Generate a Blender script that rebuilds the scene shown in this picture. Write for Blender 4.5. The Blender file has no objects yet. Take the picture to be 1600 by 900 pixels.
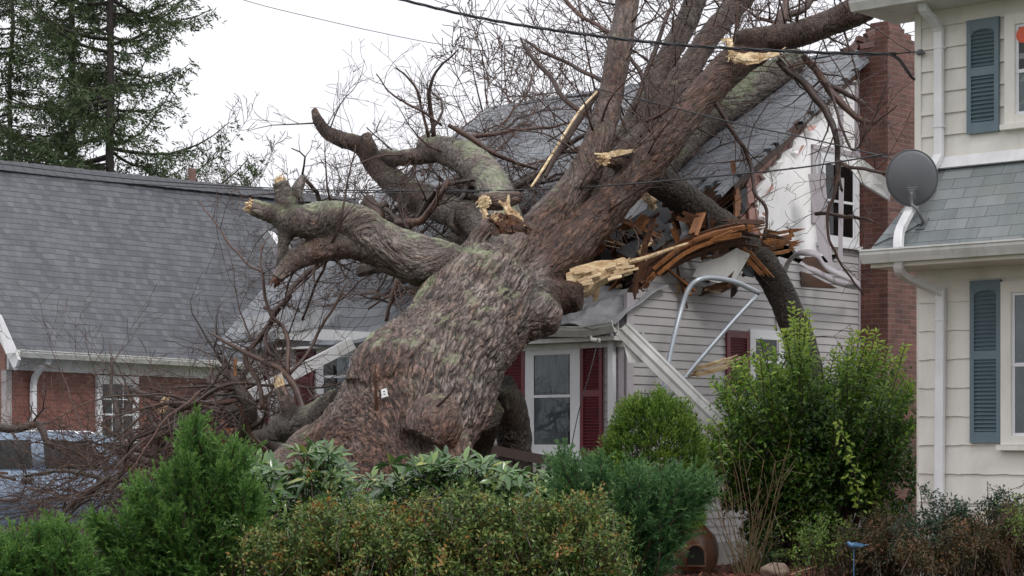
import bpy, bmesh, math, random
import numpy as np
from mathutils import Vector, noise as mnoise

# ------------------------------------------------------------------ camera, sky, sun, exposure
sc = bpy.context.scene
COL = sc.collection
FOC, EYE, HORIZ = 3100.0, 1.6, 690.0
cam_d = bpy.data.cameras.new("camera")
cam = bpy.data.objects.new("camera", cam_d); COL.objects.link(cam)
cam.location = (0, 0, EYE); cam.rotation_euler = (math.radians(90), 0, 0)
cam_d.sensor_width = 36.0; cam_d.lens = 36.0 * FOC / 1600.0
cam_d.shift_y = (HORIZ - 450.0) / 1600.0
cam_d.clip_start = 0.1; cam_d.clip_end = 2000.0
sc.camera = cam

SUN_EL, SUN_AZ = math.radians(46), math.radians(150)      # overcast: high, soft, from behind the camera
world = bpy.data.worlds.new("World"); sc.world = world
world.use_nodes = True
wn, wl = world.node_tree.nodes, world.node_tree.links
for n in list(wn): wn.remove(n)
w_out = wn.new("ShaderNodeOutputWorld"); w_bg = wn.new("ShaderNodeBackground")
w_sky = wn.new("ShaderNodeTexSky"); w_sky.sky_type = 'NISHITA'; w_sky.sun_disc = False
w_sky.sun_elevation = SUN_EL; w_sky.sun_rotation = SUN_AZ
w_co = wn.new("ShaderNodeTexCoord"); w_no = wn.new("ShaderNodeTexNoise")
w_no.inputs["Scale"].default_value = 2.2; w_no.inputs["Detail"].default_value = 5
w_ra = wn.new("ShaderNodeValToRGB")
w_ra.color_ramp.elements[0].position = 0.3; w_ra.color_ramp.elements[0].color = (0.88, 0.88, 0.93, 1)
w_ra.color_ramp.elements[1].position = 0.75; w_ra.color_ramp.elements[1].color = (1.0, 0.99, 1.0, 1)
w_mul = wn.new("ShaderNodeVectorMath"); w_mul.operation = 'SCALE'; w_mul.inputs["Scale"].default_value = 12.5
w_mix = wn.new("ShaderNodeMix"); w_mix.data_type = 'RGBA'; w_mix.inputs["Factor"].default_value = 0.93
wl.new(w_co.outputs["Generated"], w_no.inputs["Vector"]); wl.new(w_no.outputs["Fac"], w_ra.inputs["Fac"])
w_sep = wn.new("ShaderNodeSeparateXYZ"); wl.new(w_co.outputs["Generated"], w_sep.inputs[0])
w_hr = wn.new("ShaderNodeMapRange"); w_hr.inputs["From Min"].default_value = 0.0; w_hr.inputs["From Max"].default_value = 1.0
w_hr.inputs["To Min"].default_value = 9.8; w_hr.inputs["To Max"].default_value = 15.5      # overcast dome: brighter overhead
wl.new(w_sep.outputs["Z"], w_hr.inputs["Value"]); wl.new(w_hr.outputs["Result"], w_mul.inputs["Scale"])
wl.new(w_ra.outputs["Color"], w_mul.inputs[0])
wl.new(w_sky.outputs["Color"], w_mix.inputs["A"]); wl.new(w_mul.outputs["Vector"], w_mix.inputs["B"])
wl.new(w_mix.outputs["Result"], w_bg.inputs["Color"])
w_bg.inputs["Strength"].default_value = 0.10
wl.new(w_bg.outputs["Background"], w_out.inputs["Surface"])

sun_d = bpy.data.lights.new("sun", 'SUN'); sun_d.energy = 1.5; sun_d.angle = math.radians(16); sun_d.color = (1.0, 0.97, 0.93)
sun = bpy.data.objects.new("sun", sun_d); COL.objects.link(sun)
sun_dir = Vector((math.sin(SUN_AZ) * math.cos(SUN_EL), math.cos(SUN_AZ) * math.cos(SUN_EL), math.sin(SUN_EL)))
sun.rotation_euler = sun_dir.to_track_quat('Z', 'Y').to_euler()
sun.location = (0, 0, 60)
sc.view_settings.view_transform = 'Standard'; sc.view_settings.look = 'None'
sc.view_settings.exposure = 0.14; sc.view_settings.gamma = 1.0
sc.cycles.max_bounces = 6; sc.cycles.transparent_max_bounces = 12
sc.cycles.use_adaptive_sampling = True

# ------------------------------------------------------------------ helpers
def A(*p): return np.array(p, dtype=float)
UP = A(0, 0, 1)
def unit(v):
    v = np.asarray(v, float); return v / (np.linalg.norm(v) + 1e-12)
def P(px, py, Z):                        # a point of the place, Z metres from the street
    return A((px - 800.0) / FOC * Z, Z, EYE + (HORIZ - py) / FOC * Z)
def pxm(Z): return Z / FOC               # metres per photo pixel at distance Z
def ray_hit(px, py, p0, n):
    d = A((px - 800.0) / FOC, 1.0, (HORIZ - py) / FOC); o = A(0, 0, EYE)
    return o + d * (np.dot(np.asarray(p0) - o, n) / np.dot(d, n))
ORG = {}

class MB:
    def __init__(s): s.v = []; s.f = []; s.t = []; s.uv = []; s.n = 0
    def add(s, verts, faces, tint=0.5, uvs=None):
        verts = np.asarray(verts, float).reshape(-1, 3)
        s.v.append(verts); b = s.n
        s.f.extend([tuple(i + b for i in f) for f in faces])
        s.t.extend([tint] * len(faces) if np.isscalar(tint) else list(tint))
        if uvs is None:
            s.uv.extend([(0.0, 0.0)] * sum(len(f) for f in faces))
        else: s.uv.extend(uvs)
        s.n += len(verts)
    def build(s, name, mat, parent=None, smooth=False, origin=None):
        me = bpy.data.meshes.new(name)
        V = np.vstack(s.v) if s.v else np.zeros((0, 3))
        if parent is not None: org = ORG[parent.name]
        elif origin is not None: org = np.asarray(origin, float)
        else: org = A((V[:, 0].min() + V[:, 0].max()) / 2, (V[:, 1].min() + V[:, 1].max()) / 2, V[:, 2].min())
        me.from_pydata((V - org).tolist(), [], s.f)
        at = me.attributes.new("tint", 'FLOAT', 'FACE'); at.data.foreach_set("value", np.array(s.t, dtype=np.float32))
        ul = me.uv_layers.new(name="UVMap"); ul.data.foreach_set("uv", np.array(s.uv, dtype=np.float32).ravel())
        if smooth: me.polygons.foreach_set("use_smooth", [True] * len(me.polygons))
        me.materials.append(mat); me.update()
        o = bpy.data.objects.new(name, me); COL.objects.link(o)
        if parent is not None: o.parent = parent
        else: o.location = org
        ORG[o.name] = org
        return o
    def build_np(s, name, mat, parent, faces_np, tints, smooth=False):
        pass

def tag(o, label=None, cat=None, group=None, kind=None):
    if label: o["label"] = label
    if cat: o["category"] = cat
    if group: o["group"] = group
    if kind: o["kind"] = kind
    return o
def thing(name, loc, label, cat, group=None, kind=None):
    o = bpy.data.objects.new(name, None); COL.objects.link(o); o.location = tuple(loc)
    o.empty_display_size = 0.2
    ORG[o.name] = np.asarray(loc, float)
    return tag(o, label, cat, group, kind)

def box(mb, c, ex, ey, ez, tint=0.5):    # centre and three half-extent vectors
    c, ex, ey, ez = (np.asarray(q, float) for q in (c, ex, ey, ez))
    vs = [c + sx * ex + sy * ey + sz * ez for sx in (-1, 1) for sy in (-1, 1) for sz in (-1, 1)]
    fs = [(0, 1, 3, 2), (4, 6, 7, 5), (0, 4, 5, 1), (2, 3, 7, 6), (0, 2, 6, 4), (1, 5, 7, 3)]
    lx, ly, lz = (2 * np.linalg.norm(q) for q in (ex, ey, ez))
    def q(a, b): return [(0, 0), (a, 0), (a, b), (0, b)]
    uv = q(lz, ly) + q(ly, lz) + q(lx, lz) + q(lz, lx) + q(ly, lx) + q(lx, ly)
    mb.add(vs, fs, tint, uv)
def board(mb, p0, p1, w, h, side=None, tint=0.5):   # a plank from p0 to p1, w across 'side', h thick
    p0, p1 = np.asarray(p0, float), np.asarray(p1, float)
    d = unit(p1 - p0)
    s = unit(np.cross(d, UP)) if side is None else unit(np.asarray(side, float) - d * np.dot(side, d))
    n = np.cross(d, s)
    box(mb, (p0 + p1) / 2, d * np.linalg.norm(p1 - p0) / 2, s * w / 2, n * h / 2, tint)
def prism(mb, poly, off, tint=0.5):      # planar polygon pushed by vector off
    poly = [np.asarray(p, float) for p in poly]; n = len(poly); off = np.asarray(off, float)
    vs = poly + [p + off for p in poly]
    fs = [tuple(range(n)), tuple(range(2 * n - 1, n - 1, -1))] + [(i, i + n, (i + 1) % n + n, (i + 1) % n) for i in range(n)]
    mb.add(vs, fs, tint)
def tube(mb, pts, rad, ns=6, cap=True, tint=0.5):
    pts = np.asarray(pts, float); n = len(pts); rad = np.broadcast_to(np.asarray(rad, float), (n,))
    T = np.empty_like(pts); T[1:-1] = pts[2:] - pts[:-2]; T[0] = pts[1] - pts[0]; T[-1] = pts[-1] - pts[-2]
    T /= np.linalg.norm(T, axis=1, keepdims=True) + 1e-12
    a = np.cross(T[0], UP if abs(T[0][2]) < .9 else A(1, 0, 0)); a = unit(a)
    ang = np.arange(ns) * 2 * math.pi / ns; ca, sa = np.cos(ang)[:, None], np.sin(ang)[:, None]
    V = np.empty((n, ns, 3))
    for i in range(n):
        a = a - T[i] * np.dot(a, T[i]); a = a / (np.linalg.norm(a) + 1e-12)
        b = np.cross(T[i], a)
        V[i] = pts[i] + rad[i] * (ca * a + sa * b)
    fs = []
    for i in range(n - 1):
        o = i * ns
        for k in range(ns):
            k2 = (k + 1) % ns
            fs.append((o + k, o + k2, o + ns + k2, o + ns + k))
    if cap:
        fs.append(tuple(range(ns - 1, -1, -1))); fs.append(tuple((n - 1) * ns + k for k in range(ns)))
    mb.add(V.reshape(-1, 3), fs, tint)
def smooth_path(pts, k=4):               # Catmull-Rom through rows of any width
    pts = np.asarray(pts, float); out = []
    q = np.vstack([2 * pts[0] - pts[1], pts, 2 * pts[-1] - pts[-2]])
    for i in range(1, len(q) - 2):
        for j in range(k):
            t = j / k
            out.append(.5 * ((2 * q[i]) + (-q[i-1] + q[i+1]) * t + (2*q[i-1] - 5*q[i] + 4*q[i+1] - q[i+2]) * t*t + (-q[i-1] + 3*q[i] - 3*q[i+1] + q[i+2]) * t**3))
    out.append(pts[-1]); return np.array(out)
def lathe(mb, c, prof, ns=24, tint=0.5, axis=UP):
    tube(mb, [np.asarray(c) + axis * z for r, z in prof], [r for r, z in prof], ns, True, tint)
def px_path(rows, k=4):                  # rows of (px, py, Z, radius_px) -> points, radii
    r = smooth_path(rows, k) if k else np.asarray(rows, float)
    return np.array([P(*q[:3]) for q in r]), np.maximum(r[:, 3], .3) * r[:, 2] / FOC

def leaves(mb, pos, dirs, nor, L, W, tint, fold=.25):   # folded two-triangle leaves, all arrays
    N = len(pos); L = np.broadcast_to(L, (N,))[:, None]; W = np.broadcast_to(W, (N,))[:, None]
    d = dirs / (np.linalg.norm(dirs, axis=1, keepdims=True) + 1e-9)
    s = np.cross(d, nor); s /= np.linalg.norm(s, axis=1, keepdims=True) + 1e-9
    n = np.cross(s, d)
    V = np.empty((N, 4, 3))
    V[:, 0] = pos; V[:, 2] = pos + d * L
    m = pos + d * L * .5 + n * W * fold
    V[:, 1] = m + s * W * .5; V[:, 3] = m - s * W * .5
    b = mb.n; mb.v.append(V.reshape(-1, 3)); mb.n += 4 * N
    i = np.arange(N) * 4 + b
    F = np.empty((N, 2, 3), int)
    F[:, 0] = np.stack([i, i + 1, i + 2], 1); F[:, 1] = np.stack([i, i + 2, i + 3], 1)
    mb.f.extend(map(tuple, F.reshape(-1, 3).tolist()))
    mb.t.extend(np.repeat(np.broadcast_to(tint, (N,)), 2).tolist()); mb.uv.extend([(0., 0.)] * (6 * N))

def grow(mb, rng, p, d, L, r, lvl, wig=.22, grav=0.0, kids=5, klen=.55, step=.16, keep=None, tip=.25, rmin=.0028):
    d = unit(d); n = int(min(14, max(4, L / step))); st = L / n
    pts = [np.asarray(p, float)]; dd = [d]
    for i in range(n):
        d = unit(d + rng.normal(0, wig, 3) + A(0, 0, grav)); q = pts[-1] + d * st
        if keep is not None: q = keep(q)
        pts.append(q); dd.append(d)
    rad = r * (1 - (1 - tip) * np.arange(n + 1) / n)
    tube(mb, pts, np.maximum(rad, rmin), 7 if r > .03 else (5 if r > .012 else 3), True, rng.random())
    if lvl <= 0: return
    for k in range(kids):
        i = int(rng.integers(max(1, n // 4), n + 1)); i = min(i, n)
        ax = unit(rng.normal(0, 1, 3)); ax = unit(ax - dd[i] * np.dot(ax, dd[i]))
        an = rng.uniform(.5, 1.15)
        grow(mb, rng, pts[i], dd[i] * math.cos(an) + ax * math.sin(an), L * klen * rng.uniform(.6, 1.15) * (1 - .3 * i / n),
             rad[i] * rng.uniform(.45, .7), lvl - 1, wig * 1.1, grav, max(2, kids - 1), klen, step * .8, keep, tip, rmin)

# ------------------------------------------------------------------ materials
def new_mat(name):
    m = bpy.data.materials.new(name); m.use_nodes = True
    nt = m.node_tree; b = nt.nodes["Principled BSDF"]; return m, nt.nodes, nt.links, b
def ramp(nodes, stops):
    r = nodes.new("ShaderNodeValToRGB"); e = r.color_ramp.elements
    while len(e) < len(stops): e.new(.5)
    for el, (p, c) in zip(e, stops): el.position = p; el.color = (*c, 1)
    return r
def noise_tex(nodes, links, vec, scale, detail=4, rough=.55):
    n = nodes.new("ShaderNodeTexNoise"); n.inputs["Scale"].default_value = scale
    n.inputs["Detail"].default_value = detail; n.inputs["Roughness"].default_value = rough
    if vec is not None: links.new(vec, n.inputs["Vector"])
    return n
def add_bump(nodes, links, b, h, strength, dist=.01):
    u = nodes.new("ShaderNodeBump"); u.inputs["Strength"].default_value = strength; u.inputs["Distance"].default_value = dist
    links.new(h, u.inputs["Height"]); links.new(u.outputs["Normal"], b.inputs["Normal"]); return u
def mixc(nodes, links, fac, a, c):
    m = nodes.new("ShaderNodeMix"); m.data_type = 'RGBA'
    for sock, val in (("Factor", fac), ("A", a), ("B", c)):
        if isinstance(val, (tuple, float, int)):
            m.inputs[sock].default_value = (*val, 1) if isinstance(val, tuple) else val
        else: links.new(val, m.inputs[sock])
    return m.outputs["Result"]
def obj_coord(nodes, links, stretch=None):
    c = nodes.new("ShaderNodeTexCoord").outputs["Object"]
    if stretch:
        mp = nodes.new("ShaderNodeMapping"); mp.inputs["Scale"].default_value = stretch
        links.new(c, mp.inputs["Vector"]); c = mp.outputs["Vector"]
    return c
def simple(name, c1, c2, scale=6, rough=.5, bump=.15, bscale=60, stretch=None, tint=None, metal=0.0, dirt=None, spec=.5, detail=6):
    m, N, L, b = new_mat(name)
    co = obj_coord(N, L, stretch)
    nz = noise_tex(N, L, co, scale, detail)
    rp = ramp(N, [(.3, c1), (.7, c2)]); L.new(nz.outputs["Fac"], rp.inputs["Fac"]); col = rp.outputs["Color"]
    if tint:
        at = N.new("ShaderNodeAttribute"); at.attribute_name = "tint"
        r2 = ramp(N, tint); L.new(at.outputs["Fac"], r2.inputs["Fac"])
        mm = N.new("ShaderNodeMix"); mm.data_type = 'RGBA'; mm.blend_type = 'MULTIPLY'; mm.inputs["Factor"].default_value = 1
        L.new(col, mm.inputs["A"]); L.new(r2.outputs["Color"], mm.inputs["B"]); col = mm.outputs["Result"]
    if dirt:
        dn = noise_tex(N, L, obj_coord(N, L, (1, 1, .35)), dirt[1], 7, .65)
        dr = ramp(N, [(.48, (0, 0, 0)), (.72, (1, 1, 1))]); L.new(dn.outputs["Fac"], dr.inputs["Fac"])
        ml = N.new("ShaderNodeMath"); ml.operation = 'MULTIPLY'; ml.inputs[1].default_value = dirt[2]
        L.new(dr.outputs["Color"], ml.inputs[0]); col = mixc(N, L, ml.outputs[0], col, dirt[0])
    L.new(col, b.inputs["Base Color"]); b.inputs["Metallic"].default_value = metal
    b.inputs["Specular IOR Level"].default_value = spec
    rr = N.new("ShaderNodeMapRange"); rr.inputs["To Min"].default_value = max(.05, rough - .12); rr.inputs["To Max"].default_value = min(1, rough + .12)
    L.new(nz.outputs["Fac"], rr.inputs["Value"]); L.new(rr.outputs["Result"], b.inputs["Roughness"])
    if bump:
        bn = noise_tex(N, L, co, bscale, 5); add_bump(N, L, b, bn.outputs["Fac"], bump, .01)
    return m
def leaf_mat(name, stops, rough=.38, trans=.25, spec=.4):
    m, N, L, b = new_mat(name)
    at = N.new("ShaderNodeAttribute"); at.attribute_name = "tint"
    rp = ramp(N, stops); L.new(at.outputs["Fac"], rp.inputs["Fac"])
    b.inputs["Roughness"].default_value = rough; b.inputs["Specular IOR Level"].default_value = spec
    L.new(rp.outputs["Color"], b.inputs["Base Color"])
    tr = N.new("ShaderNodeBsdfTranslucent"); L.new(rp.outputs["Color"], tr.inputs["Color"])
    mx = N.new("ShaderNodeMixShader"); mx.inputs["Fac"].default_value = trans
    L.new(b.outputs["BSDF"], mx.inputs[1]); L.new(tr.outputs["BSDF"], mx.inputs[2])
    L.new(mx.outputs["Shader"], N["Material Output"].inputs["Surface"])
    return m
def shingle_mat(name, ca, cb, w=.305, h=.127, gap=(.035, .035, .04), moss=None, contrast=.5, ms=.0035, lap_shade=0.0):
    m, N, L, b = new_mat(name)
    uv = N.new("ShaderNodeTexCoord").outputs["UV"]
    bk = N.new("ShaderNodeTexBrick"); bk.offset = .5; bk.squash = 1
    bk.inputs["Scale"].default_value = 1; bk.inputs["Brick Width"].default_value = w; bk.inputs["Row Height"].default_value = h
    bk.inputs["Mortar Size"].default_value = ms; bk.inputs["Mortar Smooth"].default_value = .2; bk.inputs["Bias"].default_value = 0
    bk.inputs["Color1"].default_value = (*ca, 1); bk.inputs["Color2"].default_value = (*cb, 1); bk.inputs["Mortar"].default_value = (*gap, 1)
    wob = noise_tex(N, L, uv, 2.5, 3); va = N.new("ShaderNodeVectorMath"); va.operation = 'MULTIPLY_ADD'
    va.inputs[1].default_value = (.02, .02, 0); L.new(wob.outputs["Color"], va.inputs[0]); L.new(uv, va.inputs[2])
    L.new(va.outputs[0], bk.inputs["Vector"])
    n1 = noise_tex(N, L, uv, 1.3, 6, .6); r1 = ramp(N, [(.3, (.78, .78, .79)), (.7, (1.18, 1.18, 1.17))]); L.new(n1.outputs["Fac"], r1.inputs["Fac"])
    mp_ = N.new("ShaderNodeMapping"); mp_.inputs["Scale"].default_value = (3.0, .35, 1); L.new(uv, mp_.inputs["Vector"]); L.new(mp_.outputs["Vector"], n1.inputs["Vector"])
    n2 = noise_tex(N, L, uv, 120, 3); r2 = ramp(N, [(.3, (.75, .75, .75)), (.7, (1.2, 1.2, 1.2))]); L.new(n2.outputs["Fac"], r2.inputs["Fac"])
    def mul(a, c):
        q = N.new("ShaderNodeMix"); q.data_type = 'RGBA'; q.blend_type = 'MULTIPLY'; q.inputs["Factor"].default_value = 1
        L.new(a, q.inputs["A"]); L.new(c, q.inputs["B"]); return q.outputs["Result"]
    col = mul(mul(bk.outputs["Color"], r1.outputs["Color"]), r2.outputs["Color"])
    if moss:
        n3 = noise_tex(N, L, uv, 1.1, 6, .65); r3 = ramp(N, [(.5, (0, 0, 0)), (.75, (.6, .6, .6))]); L.new(n3.outputs["Fac"], r3.inputs["Fac"])
        col = mixc(N, L, r3.outputs["Color"], col, moss)
    b.inputs["Roughness"].default_value = .5; b.inputs["Specular IOR Level"].default_value = .45
    sx = N.new("ShaderNodeSeparateXYZ"); L.new(va.outputs[0], sx.inputs[0])
    dv = N.new("ShaderNodeMath"); dv.operation = 'DIVIDE'; dv.inputs[1].default_value = h; L.new(sx.outputs["Y"], dv.inputs[0])
    fr = N.new("ShaderNodeMath"); fr.operation = 'FRACT'; L.new(dv.outputs[0], fr.inputs[0])
    if lap_shade:
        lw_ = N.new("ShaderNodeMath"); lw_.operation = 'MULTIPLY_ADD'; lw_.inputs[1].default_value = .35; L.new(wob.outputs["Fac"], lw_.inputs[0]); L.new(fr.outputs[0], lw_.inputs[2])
        lr_ = ramp(N, [(lap_shade + .1, (1, 1, 1)), (lap_shade + .22, (0, 0, 0))]); L.new(lw_.outputs[0], lr_.inputs["Fac"]); col = mixc(N, L, lr_.outputs["Color"], col, gap)  # shade at each course's lap, painted in as a dark line
    L.new(col, b.inputs["Base Color"])
    iv = N.new("ShaderNodeMath"); iv.operation = 'SUBTRACT'; iv.inputs[0].default_value = 1; L.new(fr.outputs[0], iv.inputs[1])
    sb = N.new("ShaderNodeMath"); sb.operation = 'SUBTRACT'; L.new(iv.outputs[0], sb.inputs[0]); L.new(bk.outputs["Fac"], sb.inputs[1])
    ad = N.new("ShaderNodeMath"); ad.operation = 'MULTIPLY_ADD'; ad.inputs[1].default_value = .25; L.new(n2.outputs["Fac"], ad.inputs[0]); L.new(sb.outputs[0], ad.inputs[2])
    add_bump(N, L, b, ad.outputs[0], contrast, .012)
    return m
def brick_mat(name, ca, cb, mortar):
    m, N, L, b = new_mat(name)
    uv = N.new("ShaderNodeTexCoord").outputs["UV"]
    wob = noise_tex(N, L, uv, 9, 3); va = N.new("ShaderNodeVectorMath"); va.operation = 'MULTIPLY_ADD'
    va.inputs[1].default_value = (.012, .012, 0); L.new(wob.outputs["Color"], va.inputs[0]); L.new(uv, va.inputs[2])
    bk = N.new("ShaderNodeTexBrick"); bk.offset = .5
    bk.inputs["Scale"].default_value = 1; bk.inputs["Brick Width"].default_value = .213; bk.inputs["Row Height"].default_value = .068
    bk.inputs["Mortar Size"].default_value = .005; bk.inputs["Mortar Smooth"].default_value = .3
    bk.inputs["Color1"].default_value = (*ca, 1); bk.inputs["Color2"].default_value = (*cb, 1); bk.inputs["Mortar"].default_value = (*mortar, 1)
    L.new(va.outputs[0], bk.inputs["Vector"])
    n1 = noise_tex(N, L, uv, 2.2, 7, .65); r1 = ramp(N, [(.3, (.6, .6, .62)), (.72, (1.3, 1.25, 1.25))]); L.new(n1.outputs["Fac"], r1.inputs["Fac"])
    q = N.new("ShaderNodeMix"); q.data_type = 'RGBA'; q.blend_type = 'MULTIPLY'; q.inputs["Factor"].default_value = 1
    L.new(bk.outputs["Color"], q.inputs["A"]); L.new(r1.outputs["Color"], q.inputs["B"])
    L.new(q.outputs["Result"], b.inputs["Base Color"]); b.inputs["Roughness"].default_value = .6
    n2 = noise_tex(N, L, uv, 80, 4)
    sb = N.new("ShaderNodeMath"); sb.operation = 'MULTIPLY_ADD'; sb.inputs[1].default_value = -1.0; L.new(bk.outputs["Fac"], sb.inputs[0]); L.new(n2.outputs["Fac"], sb.inputs[2])
    add_bump(N, L, b, sb.outputs[0], .5, .008)
    return m
def glass_mat(name, dark=(.012, .014, .016), clear=.55):
    m, N, L, b = new_mat(name)
    gl = N.new("ShaderNodeBsdfGlossy"); gl.inputs["Roughness"].default_value = .02; gl.inputs["Color"].default_value = (.9, .93, .95, 1)
    tr = N.new("ShaderNodeBsdfTransparent"); tr.inputs["Color"].default_value = (.62, .66, .66, 1)
    lw = N.new("ShaderNodeFresnel"); lw.inputs["IOR"].default_value = 1.5
    mx = N.new("ShaderNodeMixShader"); L.new(lw.outputs["Fac"], mx.inputs["Fac"]); L.new(tr.outputs[0], mx.inputs[1]); L.new(gl.outputs[0], mx.inputs[2])
    L.new(mx.outputs[0], N["Material Output"].inputs["Surface"])
    return m

WT = [(0, (.8, .8, .8)), (1, (1.15, 1.15, 1.15))]
M = {}
M['white'] = simple("white_paint", (.62, .62, .64), (.74, .74, .76), 3, .42, .05, 40, dirt=((.30, .29, .25), 3, .45))
M['white_soft'] = simple("aged_white_metal", (.52, .52, .51), (.66, .66, .65), 2, .4, .06, 30, dirt=((.16, .17, .11), 4, .5))
M['frame_white'] = simple("window_white", (.62, .63, .66), (.72, .73, .76), 3, .4, .03, 40)
M['cream'] = simple("cream_siding", (.64, .615, .565), (.71, .685, .635), 1.2, .5, .12, 90, dirt=((.42, .40, .34), 2.6, .5))
M['cream_low'] = simple("cream_shingle_siding", (.66, .635, .585), (.73, .705, .655), 1.5, .6, .25, 120, stretch=(1, 1, .2), dirt=((.45, .42, .36), 2.8, .5))
M['siding'] = simple("grey_vinyl", (.36, .345, .355), (.43, .412, .42), 1.2, .45, .05, 40, dirt=((.22, .20, .21), 1.5, .35))
M['siding_strip'] = simple("grey_vinyl_trim", (.36, .33, .36), (.43, .40, .43), 2, .4, .04, 30)
M['sheath'] = simple("white_housewrap", (.86, .86, .88), (.95, .95, .96), 2, .4, .12, 14, dirt=((.55, .50, .44), 12, .25))
M['pink'] = simple("pink_sheathing", (.50, .29, .26), (.60, .36, .32), 5, .7, .2, 40, dirt=((.25, .12, .08), 5, .45))
M['wood_raw'] = simple("fresh_broken_wood", (.40, .25, .12), (.86, .74, .53), 11, .6, 1.0, 40, stretch=(.35, 1, 1.6), tint=[(0, (.6, .52, .44)), (1, (1.15, 1.12, 1.05))])
M['wood_old'] = simple("wet_old_lumber", (.045, .018, .010), (.13, .05, .022), 7, .5, .4, 50, stretch=(.5, .5, 3), tint=[(0, (.35, .35, .38)), (1, (1.25, 1.25, 1.2))])
M['wood_orange'] = simple("split_orange_lumber", (.17, .062, .022), (.36, .155, .055), 8, .55, .5, 40, tint=[(0, (.6, .55, .5)), (1, (1.2, 1.2, 1.2))])
M['tar'] = simple("black_tar_paper", (.02, .022, .026), (.045, .048, .055), 6, .5, .4, 20)
M['flash'] = simple("grey_sheet_roofing", (.26, .27, .29), (.36, .37, .39), 4, .35, .2, 8, dirt=((.12, .12, .12), 4, .5))
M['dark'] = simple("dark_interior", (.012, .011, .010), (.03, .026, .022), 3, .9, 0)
M['curtain'] = simple("grey_curtain", (.36, .38, .42), (.52, .54, .58), 3, .9, 0)
M['lace'] = simple("lace_curtain", (.30, .31, .33), (.55, .56, .58), 22, .9, 0)
M['maroon'] = simple("maroon_paint", (.105, .014, .022), (.15, .02, .03), 4, .45, .05, 60)
M['blue_shutter'] = simple("slate_blue_paint", (.09, .136, .166), (.118, .168, .198), 4, .45, .05, 60)
M['glass'] = glass_mat("window_glass")
M['shingle_left'] = shingle_mat("grey_blue_shingle", (.046, .051, .061), (.090, .097, .110), w=.17, h=.19, gap=(.026, .029, .035), contrast=1.0, ms=.0012, lap_shade=.15)
M['shingle_mid'] = shingle_mat("weathered_grey_shingle", (.135, .148, .165), (.185, .198, .218), w=.305, h=.17, gap=(.03, .03, .035), contrast=.9, ms=.006)
M['shingle_right'] = shingle_mat("green_grey_shingle", (.145, .165, .17), (.225, .245, .255), w=.305, h=.13, gap=(.07, .075, .075), moss=(.15, .17, .12), contrast=.5)
M['brick'] = brick_mat("red_brick", (.088, .034, .026), (.155, .060, .045), (.165, .125, .11))
M['brick_left'] = brick_mat("red_brown_brick", (.15, .048, .036), (.23, .085, .062), (.20, .14, .12))
M['concrete'] = simple("grey_concrete", (.28, .27, .25), (.38, .37, .35), 5, .8, .3, 60)
M['dark_rail'] = simple("dark_stained_wood", (.03, .018, .014), (.055, .034, .026), 6, .45, .2, 60)
M['galv'] = simple("galvanised_conduit", (.36, .40, .45), (.46, .50, .55), 5, .35, .05, 60, metal=.35)
M['cable'] = simple("black_cable", (.016, .016, .02), (.03, .03, .035), 20, .5, 0)
M['metal_dark'] = simple("dark_grey_metal", (.10, .105, .115), (.14, .145, .155), 5, .45, .05, 60)
M['dish'] = simple("grey_dish_paint", (.125, .13, .145), (.15, .155, .17), 3, .5, .03, 120)
M['twig'] = simple("wet_twig_bark", (.030, .018, .014), (.088, .050, .038), 7, .5, .3, 90, tint=[(0, (.5, .48, .5)), (.6, (1, .95, .92)), (1, (1.6, 1.35, 1.25))])
M['twig_far'] = simple("grey_twig_bark", (.09, .072, .073), (.14, .115, .11), 7, .7, 0)
M['limb_bark'] = simple('wet_limb_bark', (.018, .012, .010), (.075, .048, .038), 16, .5, 1.0, 55, detail=8)
M['soil'] = simple("brown_mulch", (.05, .02, .012), (.16, .055, .03), 14, .8, .8, 60, detail=8)
# ------------------------------------------------------------------ ground
def ground_h(x, y):
    h = .30 * np.exp(-(((x - 4.2) / 3.2) ** 2 + ((y - 20.5) / 3.4) ** 2))
    return h + .03 * np.sin(x * 1.3 + y * .7) * np.cos(y * .9 - x * .4)
def sheet(name, xs, ys, mat, dz=0.0, shape=None):
    X, Y = np.meshgrid(xs, ys); Z = ground_h(X, Y) + dz
    mb = MB(); nx, ny = len(xs), len(ys)
    fs = [(j * nx + i, j * nx + i + 1, (j + 1) * nx + i + 1, (j + 1) * nx + i) for j in range(ny - 1) for i in range(nx - 1)
          if shape is None or shape(.5 * (xs[i] + xs[i + 1]), .5 * (ys[j] + ys[j + 1]))]
    mb.add(np.stack([X, Y, Z], -1).reshape(-1, 3), fs)
    return mb.build(name, mat, None, True)
fine_x = [-600, -200, -80, -40, -25] + list(np.arange(-16, 14.01, .4)) + [20, 30, 60, 150, 600]
fine_y = [-60, -20, 0] + list(np.arange(6, 50, .4)) + [60, 80, 120, 250, 900]
M['ground'] = simple("wet_lawn_soil", (.03, .05, .014), (.075, .085, .03), 2.2, .9, .5, 30, detail=8)
tag(sheet("ground", np.array(fine_x), np.array(fine_y), M['ground']), kind="structure")
M['asphalt'] = simple("wet_asphalt", (.035, .035, .037), (.06, .06, .062), 5, .45, .4, 160)
tag(sheet("driveway", np.arange(-16, -2.9, .4), np.arange(28.6, 35.5, .4), M['asphalt'], .006), kind="structure")
bed = lambda x, y: ((x - 3.0) / 5.2) ** 2 + ((y - 19.5) / 5.2) ** 2 < 1 + .12 * math.sin(3 * x) + .1 * math.cos(2.3 * y)
tag(sheet("mulch_bed", np.arange(-3, 9, .2), np.arange(13, 25.4, .2), M['soil'], .012, bed), kind="structure")

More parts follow.
